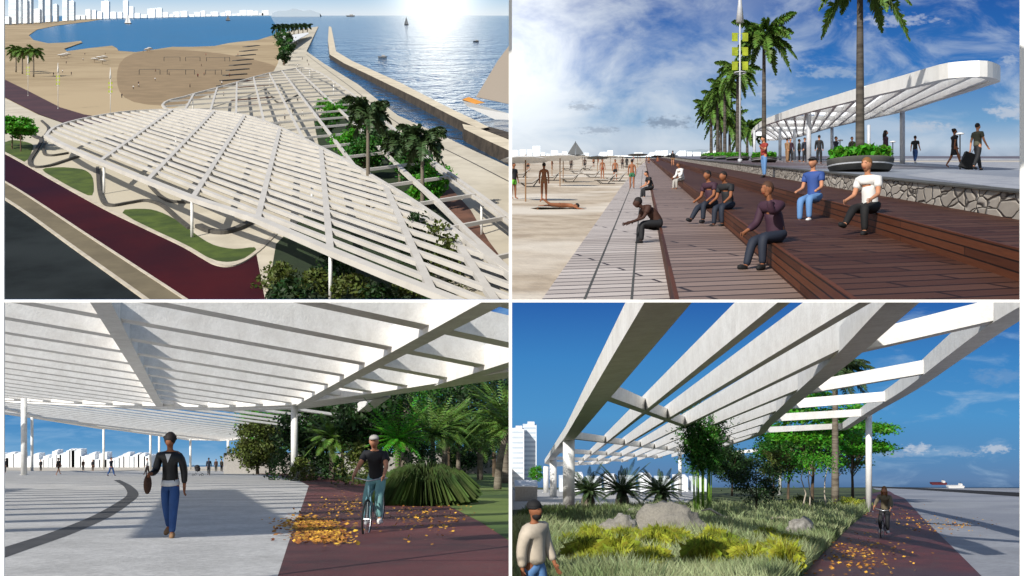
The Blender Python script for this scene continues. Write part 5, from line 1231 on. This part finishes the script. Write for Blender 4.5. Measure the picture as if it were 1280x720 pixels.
# pergola
HP = 4.8; 
def r1(u, v): Y = F * (30 - HP) / (v - 17); return ((u - 640) / F * Y, Y)
TP = Thing(P, 'pergola', 'leaf-shaped white slatted pergola in the foreground seen from above', 'pergola', *r1(240, 252))
W1 = M['white1']
front = [(58, 172), (75, 182), (120, 202.5), (180, 227), (240, 251), (320, 277), (413, 318), (480, 346), (545, 372), (600, 394), (700, 432)]
upper = [(58, 172), (66, 163), (85, 155.5), (112, 149), (150, 142.5), (190, 139.5), (230, 138.5), (262, 140), (290, 143), (318, 149.5), (345, 160), (375, 174), (400, 187), (430, 203), (450, 215), (500, 245), (540, 272), (563, 289), (600, 318), (640, 347), (700, 392)]
F1 = [r1(*q) for q in front]; U1 = [r1(*q) for q in upper]
poly1 = F1 + U1[::-1][:-1]
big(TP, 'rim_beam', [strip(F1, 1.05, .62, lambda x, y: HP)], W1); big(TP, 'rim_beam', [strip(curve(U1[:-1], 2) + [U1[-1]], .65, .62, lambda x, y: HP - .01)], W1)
d1 = Vector((-950, 1200)).normalized(); nrm = Vector((-d1.y, d1.x)); f0 = Vector(r1(413, 318)); 
k = 1
while k < 40:
    q = f0 - nrm * -1 * 0 + Vector((0, 3.75)) * k
    for a, b in clipline(poly1, q, d1):
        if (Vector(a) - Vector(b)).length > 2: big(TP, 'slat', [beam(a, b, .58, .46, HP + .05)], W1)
    k += 1
dxb = Vector((385 - 640, F)).normalized()
for u, v in ((125, 204), (184, 229), (241, 251), (322, 278), (413, 318), (541, 371), (636, 408)):
    for a, b in clipline(poly1, r1(u, v), dxb):
        if (Vector(a) - Vector(b)).length > 2: big(TP, 'cross_beam', [beam(a, b, .75, .5, HP + .02)], W1)
def col1(T, u, v, r=.16):
    X, Y = r1(u, v); mb = MB(); mb.tube([T.rel(X, Y, 0), T.rel(X, Y, HP + .05)], r, 10); me = mb.data('column', True); trim(me, P, T.rel(0, 0, P.h)); link('column', me, M['post'], T)
for u, v in ((130, 207), (240, 252.5), (413, 319.5), (300, 160), (220, 170), (390, 230)): col1(TP, u, v, .2)
# open grid behind
T2 = Thing(P, 'pergola', 'open white grid pergola behind the leaf-shaped one, with trees growing through it', 'pergola', *r1(296, 105))
g_out = [(203, 133), (206, 129.5), (214, 126), (230, 122.5), (245, 118), (271, 111), (296, 104), (317, 97.5), (340, 91.5), (366, 87), (378, 85), (387, 86.5), (400, 92), (417, 103), (440, 119), (465, 140), (492, 163), (515, 184), (540, 204), (566, 223), (602, 249), (640, 278), (700, 322)]
g_in = [(203, 133), (207, 137.5), (214, 139), (234, 138.8), (262, 140)]
G1 = [r1(*q) for q in g_out]; polyg = G1 + [r1(700, 396)] + U1[::-1][1:-7] + [r1(*q) for q in g_in[::-1][:-1]]
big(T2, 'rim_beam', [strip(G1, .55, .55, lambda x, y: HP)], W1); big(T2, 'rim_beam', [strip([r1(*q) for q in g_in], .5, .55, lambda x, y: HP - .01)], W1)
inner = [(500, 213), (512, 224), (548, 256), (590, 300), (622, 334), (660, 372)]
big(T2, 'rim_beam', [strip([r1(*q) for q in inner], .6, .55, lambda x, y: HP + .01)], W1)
outer2 = [(520, 191), (545, 211), (572, 233), (606, 258), (640, 283.5), (700, 328)]
big(T2, 'rim_beam', [strip([r1(*q) for q in outer2], .3, .4, lambda x, y: HP + .01)], W1)
dg = Vector((298 - 640, F)).normalized()
for u, v in ((241, 121), (271, 112), (296, 105), (317, 98), (337, 93), (353, 90), (371, 87)):
    for a, b in clipline(polyg, r1(u, v + .3), dg):
        if (Vector(a) - Vector(b)).length > 2: big(T2, 'cross_beam', [beam(a, b, .55, .5, HP + .02)], W1)
dh = Vector((2000 - 640, F)).normalized()
for k in range(24):
    X0 = (480 - 640) / F; Y = 89 + 16.6 * k
    for a, b in clipline(polyg, (X0 * Y, Y), dh):
        if (Vector(a) - Vector(b)).length > 2: big(T2, 'bar', [beam(a, b, .42, .45, HP + .03)], W1)
for u, v in ((241, 121), (296, 105), (337, 93), (540, 206), (387, 87), (602, 250), (330, 151), (417, 104)): col1(T2, u, v, .18)
# far white canopy on the tip
T = Thing(P, 'canopy', 'small flat white triangular canopy at the far tip of the pier', 'canopy', *P.at(365, 50, 5))
tri = [P.at(u, v, 5) for u, v in ((350, 46.5), (385, 41), (386, 42.5), (362, 55.5), (354, 53))]; n = len(tri)
big(T, 'roof', [([(x, y, 5) for x, y in tri] + [(x, y, 5.5) for x, y in tri], [tuple(range(n))[::-1], tuple(range(n, 2 * n))] + [(i, (i + 1) % n, (i + 1) % n + n, i + n) for i in range(n)])], M['post'])
for u, v in ((354, 51), (372, 48)):
    x, y = P.at(u, v, 5); mb = MB(); mb.tube([T.rel(x, y, .1), T.rel(x, y, 5)], .4, 6); part('column', mb, M['post'], T)
# trees through the pergola and at the tip
TT = [(432, 205, 7.5, 4.2, 2.8, 'leafb', 'bright green tree at the left of the grove inside the grid pergola'), (455, 225, 8.5, 4.6, 3.2, 'leaf', 'dense green tree in the front of the pergola grove'), (470, 212, 9, 4.4, 3.4, 'leafd', 'dark tree beneath the taller palm of the grove'), (498, 214, 8.5, 4.5, 3.2, 'leafb', 'bright tree between the two palms of the grove'),
      (520, 240, 7.5, 4.2, 3.0, 'leaf', 'green tree below the right-hand palm'), (418, 160, 7, 3.6, 2.4, 'leafb', 'bright small tree at the far end of the grove'), (535, 262, 6, 3.4, 2.4, 'leafb', 'low bright tree at the right end of the grove')]
for i, (u, v, h, rx, rz, lm, lb) in enumerate(TT):
    x, y = P.at(u, v); tree(P, 'tree', lb, x, y, h * .95, rx * 1.0, rz * 1.0, lm, 3000, .6, .2, clumps=34, seed=60 + i, group='grove in the grid pergola')
for i, (u, v) in enumerate(((405, 146), (412, 172), (440, 190), (447, 176), (480, 198), (512, 222), (545, 244), (430, 150))):
    x, y = P.at(u, v); tree(P, 'tree', f'smaller filler tree in the pergola grove, {ORD[i]} in the strip from the pier end', x, y, 5.8, 3.2, 2.2, ['leafb', 'leaf', 'leafd'][i % 3], 1500, .6, .15, clumps=20, seed=400 + i, group='smaller trees in the pergola grove')
for i, (u, v, h, lb) in enumerate(((460, 262, 15.5, 'taller palm in the grove, its dark crown above the promenade edge'), (528, 272, 12.0, 'right-hand palm of the grove, crown over the cream promenade'), (500, 232, 8.0, 'low palm half hidden between the two taller ones'))):
    x, y = P.at(u, v); palm(P, 'palm_tree', lb, x, y, h, 3.8, 18, .1, 'palms in the grove', .28, 'frondd', 1.2, (-.5, .9), (.5, .8), 1.25, 26, .34, seed=70 + i)
for i, (u, v) in enumerate(((362, 385), (395, 372), (440, 378), (475, 392), (420, 352), (350, 362), (512, 386), (548, 400), (520, 330), (545, 345), (560, 365))):
    x, y = P.at(u, v); lb = ['dark shrub left of the front column, cut by the lower edge', 'olive shrub just left of the foot of the front column', 'olive shrub right of the front column', 'dark shrub under the front beam, right of the column', 'dark shrub behind the front column', 'dark shrub beside the bend of the red path', 'olive shrub below the front beam, far right',
         'green shrub at the lower edge, right', 'climbing shrub poking between the slats, upper one', 'climbing shrub poking between the slats, middle one', 'climbing shrub poking between the slats, lower one'][i]
    bush(P, 'shrub', lb, x, y, 2.6, 3.0 if i < 8 else 6.3, ['leafd', 'leafo', 'leafo', 'leafd'][i % 4], 700, .55, 'shrubs below the pergola', seed=i)
x, y = P.at(15, 187); tree(P, 'tree', 'light green leafy tree at the left edge on the small lawn', x, y, 8.5, 5.2, 3.2, 'leafb', 3200, .7, .14, clumps=34, seed=81, group='lawn trees at the left edge', layers=4, flat=.3)
x, y = P.at(26, 190); tree(P, 'tree', 'second light green tree, right of the first on the lawn', x, y, 7.6, 4.0, 2.6, 'leafb', 2600, .7, .14, clumps=28, seed=82, group='lawn trees at the left edge', layers=4, flat=.3)
for i, (u, v, vt, lb) in enumerate(((20, 90, 62, 'leftmost of the three beach palms'), (28, 92, 64, 'middle one of the three beach palms'), (42, 96, 63, 'rightmost and fullest of the three beach palms'))):
    x, y = P.at(u, v); hh = P.h + (P.vh - vt) / F * y; palm(P, 'palm_tree', lb, x, y, hh, 5.6, 16, 0, 'three palms on the beach', .3, 'frond', .5, (-.2, .8), (.5, .8), 1.7, 12, .5, seed=90 + i)
for i in range(6):
    v = 51 + i * 5; x, y = P.at(352 + [0, 3, 2, 4, 1, 0][i] + i * .6, v + 6); tree(P, 'tree', ORD[i] + ' tree from the far end in the dark line along the pier plaza', x, y, 15 - i * 1.0, 9 - i * .8, 5.5 - .3 * i, 'leafd' if i % 2 else 'leaf', 700, 1.7, .4, clumps=12, seed=100 + i, group='tree line on the pier')
for i in range(8):
    x, y = P.at(345 + i * 5.6, 44.2 - i * .45); palm(P, 'palm_tree', ORD[i] + ' palm from the left in the far row behind the white canopy', x, y, 12, 8.5, 9, 0, 'far palm row on the pier tip', .7, 'leafd', .5, (-.2, .9), (.5, .8), 3.5, 6, 2.4, seed=110 + i)
# banner lamps on the beach path
for i, (u, v, vt) in enumerate(((35, 120, 69), (72.5, 136, 78), (138, 149.5, 84))):
    x, y = P.at(u, v); hh = P.h + (P.vh - vt) / F * y; banner(P, x, y, 0, hh, ['banner lamp farthest left on the plum path', 'banner lamp in the middle of the plum path', 'banner lamp on the right, nearest the leaf-shaped pergola'][i], M['post'], 'banner lamps along the beach path', 1)
# bleacher steps towards the sand and volleyball posts
for i in range(9):
    v = 57 + i * 5.4 + i * i * .08; u = 314 - i * 3.4; w = 8 + i * .9
    a, b = P.at(u - w, v + 1.2, .3), P.at(u + w, v - .8, .3); T = Thing(P, 'timber_step', ORD[i] + ' dark timber step from the far end, down to the sand', 'step', *a, group='timber steps down to the sand'); big(T, 'tread', [beam(a, b, 1.6 + (9 - i) * .3, .5, -.3)], M['line1'])
for i in range(7):
    v = 99 + i * 8; a, b = P.at(300 - i * 3, v + 2, .3), P.at(352 - i * 3.5, v - 2, .3); T = Thing(P, 'timber_step', ORD[i] + ' wide brown timber step from the far end, seen through the grid pergola', 'step', *a, group='wide brown steps under the grid'); big(T, 'tread', [beam(a, b, 2.4, .5, -.2)], M['wood1'])
for i, u in enumerate((174, 200, 209, 232, 243, 257, 269, 277, 199.5)):
    x, y = P.at(u, 92.5 if i < 8 else 93); T = Thing(P, 'net_post', ORD[i] + ' dark net post from the left in the nearer row on the sand court', 'net post', x, y, -.28, group='net posts on the sand') if i < 8 else None
    if T: mb = MB(); mb.tube([(0, 0, 0), (0, 0, 2.4)], .14, 5); part('post', mb, M['dark'], T)
for i, u in enumerate((205, 225, 232, 250, 258, 281, 287)):
    x, y = P.at(u, 76); T = Thing(P, 'net_post', ORD[i] + ' net post from the left in the farther row on the sand court', 'net post', x, y, -.28, group='net posts on the sand'); mb = MB(); mb.tube([(0, 0, 0), (0, 0, 2.6)], .16, 5); part('post', mb, M['dark'], T)
for i, (u0, u1, v) in enumerate(((174, 200, 87.5), (209, 243, 88), (257, 277, 88.5), (205, 225, 71), (232, 250, 71), (258, 287, 71.5))):
    a, b = P.at(u0, v + 4.4), P.at(u1, v + 4.4); T = Thing(P, 'net', ['left net of the nearer row', 'middle net of the nearer row', 'right net of the nearer row', 'left net of the farther row', 'middle net of the farther row', 'right net of the farther row'][i] + ' on the sand court', 'volleyball net', *a); big(T, 'net', [beam(a, b, .08, .22, 2.0)], M['line1'])
for i, (u, v) in enumerate(((76, 73), (80, 72), (84, 71), (118, 78), (124, 76), (130, 75), (128, 80), (184, 65), (187, 63.5))):
    x, y = P.at(u, v); T = Thing(P, 'parasol', ORD[i] + ' tiny white parasol from the left on the wide sand', 'parasol', x, y, group='tiny parasols on the wide sand'); mb = MB(); mb.tube([(0, 0, 0), (0, 0, 2.2)], .12, 5); part('pole', mb, M['tan'], T); mb = MB(); mb.lathe([(2.6, 1.9), (1.2, 2.6), (.05, 2.9)], 8); part('canopy', mb, M['parw'], T)
# walkers on the pier plaza
rnd = random.Random(21)
for i, (u, v) in enumerate(((378, 75), (384, 78), (386, 83), (372, 84), (377, 90), (390, 98), (365, 110), (380, 118), (372, 128), (385, 131), (366, 142), (378, 146), (394, 140), (356, 150), (400, 152), (349, 158))):
    x, y = P.at(u, v); person(P, x, y, .1, [WALK, STAND, WALK2][i % 3], rnd.uniform(0, 6), D(top=['dark', 'navy', 'plum', 'white_cloth'][i % 4], bottom='dark'), ORD[i] + ' walker from the far end on the pier plaza, seen small from above', group='walkers on the pier plaza')
# boats
sailboat(P, 160, 30, 9, 13, 'sailing boat in the bay with a thin mast before the skyline', True, -1, m=M['white_cloth'])
sailboat(P, 285, 26, 6, 8, 'small far sailing boat at the right end of the bay', True, -1, m=M['parg'])
sailboat(P, 508, 31, 6, 10, 'grey sailing boat on open water left of the bright glare', True, -1, m=M['parg'])
def ship1(u, v, L, label, mtl): 
    x, y = P.at(u, v, -1); k = y / F; T = Thing(P, 'boat', label, 'boat', x, y, -1); W_ = L * k
    mb = MB(); mb.add([(-W_ / 2, -W_ * .1, W_ * .12), (-W_ * .42, -W_ * .08, 0), (W_ * .42, -W_ * .08, 0), (W_ / 2, -W_ * .1, W_ * .12), (-W_ / 2, W_ * .1, W_ * .12), (-W_ * .42, W_ * .08, 0), (W_ * .42, W_ * .08, 0), (W_ / 2, W_ * .1, W_ * .12)], BOXF); part('hull', mb, mtl, T)
    mb = MB(); mb.box((W_ * .1, 0, W_ * .18), (W_ * .35, W_ * .14, W_ * .13)); part('cabin', mb, M['greycl'], T)
ship1(438, 20.8, 11, 'far grey boat on the horizon above the pier tip', M['parg']); ship1(595, 52, 8, 'dark motor boat to the right of the bright glare', M['dark']); ship1(478, 72, 12, 'long low boat beyond the middle of the breakwater', M['parg'])
# big moored sailing boat at the right edge
x, y = P.at(612, 148, -1); k = y / F; T = Thing(P, 'sailing_yacht', 'large sailing yacht at the right edge with a big beige sail and orange awning', 'sailing boat', x, y, -1)
q = lambda u, v, dy=0: (((u - 612) * k), dy, (148 - v) * k)
mb = MB(); mb.add([q(578, 127, -2), q(584, 134, -1.2), q(650, 165, -1.2), q(660, 150, -2), q(582, 125, 3), q(590, 131, 2), q(650, 160, 2), q(660, 146, 3)], BOXF); me = mb.data('h'); trim(me, P, T.rel(0, 0, P.h)); link('hull', me, M['white_cloth'], T)
mb = MB(); mb.add([q(640, 52, 0), q(622, 76, 0), q(595, 121, 0), q(650, 133, 0), q(640, 52, .5), q(622, 76, .5), q(595, 121, .5), q(650, 133, .5)], BOXF); me = mb.data('s'); trim(me, P, T.rel(0, 0, P.h)); link('sail', me, mat('beige_sail', '#9f9488', .8), T)
mb = MB(); mb.add([q(578, 125, -1), q(594, 131, -1), q(606, 129, -1), q(586, 122, -1), q(578, 124, 2), q(594, 129, 2), q(606, 127, 2), q(586, 121, 2)], BOXF); part('awning', mb, mat('orange_awning', '#c98a3a', .7), T)
# skyline across the bay
GW = 'hazy white buildings of the skyline across the bay'
rnd = random.Random(31); defs = [(8, 10, 21, 31), (17, 9, -12, 30.5), (24, 7, -40, 30), (33, 5, 1, 30), (38.5, 4, -20, 29.5), (47, 8, 12, 29), (52, 5, -30, 28.5), (61, 6, -45, 28), (70, 5, 6, 27.5), (82, 6, -35, 26.5), (90, 7, 2, 26)]
u = 98
while u < 335:
    w = rnd.uniform(5, 10); h = rnd.uniform(4, 15) * (1 if u < 210 else .5); vb = 24.8 - (u - 98) * .025
    if 125 < u < 135 or 155 < u < 162: h = 22
    defs.append((u, w, vb - h, max(18.6, vb))); u += w * rnd.uniform(.9, 1.1)
lab = 'second third fourth'
for i, (u, w, vt, vb) in enumerate(defs):
    Y = F * 30 / (max(vb, 19.2) - 17); X = (u - 640) / F * Y; hh = P.h + (P.vh - vt) / F * Y
    nm = ORD[i] + ' from the left,'
    towerbox(P, X, Y, w / F * Y, 15, hh, f'hazy white building, {nm} in the skyline across the bay', GW, 'tower' if i % 2 else 'tower2', name='far_building', step=None if i > 10 else 6)
for u0, u1, hgt in ((340, 400, 5.0),):
    Y = 10000; mb = MB(); n = 14; vs = []
    for i in range(n + 1):
        t = i / n; uu = u0 + (u1 - u0) * t; z = hgt * math.sin(math.pi * t) ** .7 * (1 + .25 * math.sin(t * 17)); vs += [((uu - u0) / F * Y, 0, -60), ((uu - u0) / F * Y, 0, (z + .2) / F * Y), ((uu - u0) / F * Y, 900, -60)]
    fs = []
    for i in range(n): a = i * 3; fs += [(a, a + 3, a + 4, a + 1), (a + 1, a + 4, a + 5, a + 2)]
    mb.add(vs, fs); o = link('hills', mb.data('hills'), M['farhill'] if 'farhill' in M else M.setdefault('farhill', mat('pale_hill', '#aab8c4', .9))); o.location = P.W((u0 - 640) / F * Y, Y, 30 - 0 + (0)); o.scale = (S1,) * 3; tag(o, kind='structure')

# ================================================================ skies: one backdrop far behind each place
def sky(name, D, u0, u1, v0, v1, vh, stops, clouds, glow=None, hscale=1, glowclip=None):
    m = bpy.data.materials.new(name); m.use_nodes = True; t = NT(m.node_tree); t.N.remove(t.N['Principled BSDF'])
    tc = t.n('ShaderNodeTexCoord').outputs['Object']
    px = t.mapping(tc, (F / D,) * 3)                     # degrees-like units: x right of the axis, z up
    sx = t.n('ShaderNodeSeparateXYZ'); t.put(sx.inputs[0], px)
    up = t.m('DIVIDE', sx.outputs['Z'], 1.0)
    col = None
    lo, hi = stops[0][0], stops[-1][0]
    f = t.m('DIVIDE', t.m('SUBTRACT', up, lo), hi - lo, clamp=True)
    col = t.ramp(f, [((p - lo) / (hi - lo), c) for p, c in stops])
    for kind, *a in clouds:
        if kind == 'streak':                              # (colour, scale, rot, stretch, lo, hi, amount, left/right weight)
            c, sc, rot, st, l, h, amt, xw = a
            q = t.mapping(px, (sc / 100, 1, sc * st / 100), (0, R(rot), 0), (3.3 + rot, 0, 1.7))
            n = t.smooth(t.noise(q, 1.0, 6, .6, .6), l, h)
            n = t.m('MULTIPLY', n, amt)
            if xw: 
                g = t.smooth(sx.outputs['X'], xw[0], xw[1]); n = t.m('MULTIPLY', n, g)
            col = t.mix(n, col, lin(c))
        elif kind == 'puff':
            c, cx_, cz_, rx_, rz_, amp = a
            dx = t.m('DIVIDE', t.m('SUBTRACT', sx.outputs['X'], cx_), rx_); dz = t.m('DIVIDE', t.m('SUBTRACT', sx.outputs['Z'], cz_), rz_)
            r_ = t.m('SQRT', t.m('ADD', t.m('MULTIPLY', dx, dx), t.m('MULTIPLY', dz, dz)))
            n = t.noise(t.mapping(px, (1.6 / rz_ * .5, 1, 1.6 / rz_), (0, 0, 0), (cx_, 0, cz_)), 1.0, 6, .6)
            e = t.m('ADD', t.m('SUBTRACT', 1.0, r_), t.m('MULTIPLY', t.m('SUBTRACT', n, .5), 3.0))
            col = t.mix(t.m('MULTIPLY', t.smooth(e, .0, .8), amp), col, lin(c))
    st = 1.0
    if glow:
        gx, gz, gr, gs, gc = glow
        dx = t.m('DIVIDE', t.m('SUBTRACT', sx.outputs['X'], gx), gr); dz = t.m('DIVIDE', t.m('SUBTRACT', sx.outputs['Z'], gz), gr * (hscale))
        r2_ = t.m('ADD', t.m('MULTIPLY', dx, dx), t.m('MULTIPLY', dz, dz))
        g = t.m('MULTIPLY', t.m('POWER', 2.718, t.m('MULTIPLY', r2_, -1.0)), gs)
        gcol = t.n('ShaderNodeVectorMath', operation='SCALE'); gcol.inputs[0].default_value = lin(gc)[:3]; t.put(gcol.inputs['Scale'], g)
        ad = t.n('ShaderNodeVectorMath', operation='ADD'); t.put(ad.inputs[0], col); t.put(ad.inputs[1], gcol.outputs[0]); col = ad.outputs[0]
    e = t.n('ShaderNodeEmission'); t.put(e.inputs[0], col); e.inputs[1].default_value = 1.0
    t.L.new(e.outputs[0], t.N['Material Output'].inputs[0])
    k = D / F
    mb = MB(); mb.add([((u0 - 640) * k, 0, (360 - v1) * k), ((u1 - 640) * k, 0, (360 - v1) * k), ((u1 - 640) * k, 0, (360 - v0) * k), ((u0 - 640) * k, 0, (360 - v0) * k)], [(0, 1, 2, 3)])
    # slightly curved screen, real distance
    o = link('sky', mb.data('sky'), m); o.location = (0, D, 0); tag(o, kind='structure'); return o
z = lambda v: 360 - v
sky('sky_over_bay', 2300000, -500, 639, -700, 22, 17, [(z(24), '#dfe6ec'), (z(15), '#d3e0ea'), (z(0), '#b4cfe4'), (z(-60), '#86aed2'), (z(-200), '#3f78b4'), (z(-600), '#245a9a')], [], (545 - 640, z(-75), 46, 2.6, '#fff3dc'), hscale=1.6)  # glow spot added to the backdrop above the view, reflected as sea glare
sky('sky_over_steps', 61000, 637, 1900, -400, 200, 193, [(z(196), '#8f9fb4'), (z(182), '#a9bccf'), (z(150), '#6f9cc4'), (z(80), '#2f6fb4'), (z(0), '#2459a2'), (z(-200), '#1b4888')],
    [('streak', '#c2cdda', .9, 22, 2.0, .42, .68, .55, None), ('streak', '#dde4ea', .55, 28, 1.8, .30, .66, .85, (400, 60)), ('streak', '#e9eef2', .35, 20, 1.5, .25, .7, .6, (170, -60)),
     ('puff', '#8e9cae', 728 - 640, z(133), 22, 7, .7), ('puff', '#7f90a6', 835 - 640, z(153), 40, 9, .85), ('puff', '#8a98ab', 750 - 640, z(163), 30, 6, .6),
     ('puff', '#b9c2d0', 1262 - 640, z(140), 34, 12, .8), ('puff', '#b4bfce', 1160 - 640, z(158), 40, 7, .7), ('puff', '#c8d0dc', 1120 - 640, z(25), 60, 10, .5), ('puff', '#aebccd', 1040 - 640, z(90), 50, 10, .5), ('puff', '#c5cedb', 965 - 640, z(115), 30, 18, .5), ('puff', '#b9c4d2', 1262 - 640, z(75), 14, 8, .5)],
    (635 - 640, z(62), 90, .42, '#ffffff'), hscale=1.0)
sky('sky_over_plaza', 600, -800, 638.5, 374, 640, 579, [(z(590), '#b9cbda'), (z(578), '#8fb4d2'), (z(560), '#5f97c4'), (z(520), '#3f82bb'), (z(378), '#2e63ad')], [('streak', '#7fa9cf', 1.4, 4, 5, .45, .7, .6, None)])
sky('sky_over_garden', 602, 637.5, 2200, 374, 640, 604, [(z(607), '#51729a'), (z(600), '#5d7ea6'), (z(570), '#5587b5'), (z(520), '#4c8fc4'), (z(450), '#3c80bd'), (z(378), '#2a60a8')],
    [('streak', '#9db8d2', 1.1, 14, 3, .5, .75, .6, (380, 520)), ('puff', '#b4c0d0', 1147 - 640, z(561), 22, 8, .9), ('puff', '#b4c0d0', 1245 - 640, z(561), 24, 7, .85), ('puff', '#8fa5bf', 1120 - 640, z(568), 34, 5, .6), ('puff', '#9db1c8', 1205 - 640, z(567), 30, 5, .5), ('puff', '#7f9cc0', 1250 - 640, z(470), 50, 14, .35)])

# ================================================================ white border bars added in front to part the four views
k = 8 / F
TF = Thing(P3, 'border_frame', 'thin white cross-barred frame that divides the view into four panes', 'frame', 0, 8.06)
def bar(name, u0, u1, v0, v1, dy=0, dp=.014):
    x0, x1, z0, z1 = (u0 - 640) * k, (u1 - 640) * k, (360 - v1) * k, (360 - v0) * k
    mb = MB(); c = TF.P.W(0, 8.06, 0)
    mb.box(((x0 + x1) / 2, -.06 + dp / 2 + dy, (z0 + z1) / 2 - c.z), (x1 - x0, dp, z1 - z0)); part(name, mb, M['frame'], TF)
bar('border_upright', 636, 640, -30, 765); bar('border_rail', -10, 1290, 374.5, 378, .002, .010); bar('border_side', -10, 5, -30, 765); bar('border_side', 1275.5, 1290, -30, 765)

# ================================================================ light and camera
az, el = R(35), R(34)      # sun behind the camera, 37 degrees to the left, 34 up
sd = Vector((-math.sin(az) * math.cos(el), -math.cos(az) * math.cos(el), math.sin(el)))
L = bpy.data.lights.new('sun', 'SUN'); L.energy = 5.0; L.angle = R(.5); L.color = (1, .95, .87)
lo = bpy.data.objects.new('sun', L); COL.objects.link(lo); lo.rotation_euler = (-sd).to_track_quat('-Z', 'Y').to_euler()
w = bpy.data.worlds.new('World'); scene.world = w; w.use_nodes = True; t = NT(w.node_tree)
st = t.n('ShaderNodeTexSky', sky_type='NISHITA'); st.sun_disc = False; st.sun_elevation = el; st.sun_rotation = math.atan2(sd.x, sd.y)
bg = t.N['Background']; t.L.new(st.outputs[0], bg.inputs[0]); bg.inputs[1].default_value = .11
cam = bpy.data.cameras.new('camera'); co = bpy.data.objects.new('camera', cam); COL.objects.link(co); scene.camera = co
cam.sensor_width = 36; cam.lens = 36 * F / 1280; cam.clip_start = .5; cam.clip_end = 6000000
co.location = (0, 0, 0); co.rotation_euler = (R(90), 0, 0)
scene.render.resolution_x = 1024; scene.render.resolution_y = 576
scene.view_settings.view_transform = 'Standard'; scene.view_settings.look = 'None'; scene.view_settings.exposure = .1; scene.view_settings.gamma = 1
scene.cycles.use_denoising = True; scene.cycles.max_bounces = 5; scene.cycles.diffuse_bounces = 3; scene.cycles.glossy_bounces = 2; scene.cycles.transparent_max_bounces = 4; scene.cycles.caustics_reflective = False; scene.cycles.caustics_refractive = False

rnd = random.Random(77)
for i in range(26):
    u = rnd.uniform(60, 300); v = rnd.uniform(62, 125) if u > 110 else rnd.uniform(66, 95); x, y = P1.at(u, v)
    person(P1, x, y, -.28, [WALK, STAND, WALK2][i % 3], rnd.uniform(0, 6), D(top=['dark', 'red', 'white_cloth', 'navy'][i % 4], bottom='dark'), 'tiny beachgoer in ' + ['black', 'red', 'white', 'navy'][i % 4] + f' on the wide sand, {ORD[i]} in the scattered group', group='tiny beachgoers on the wide sand')
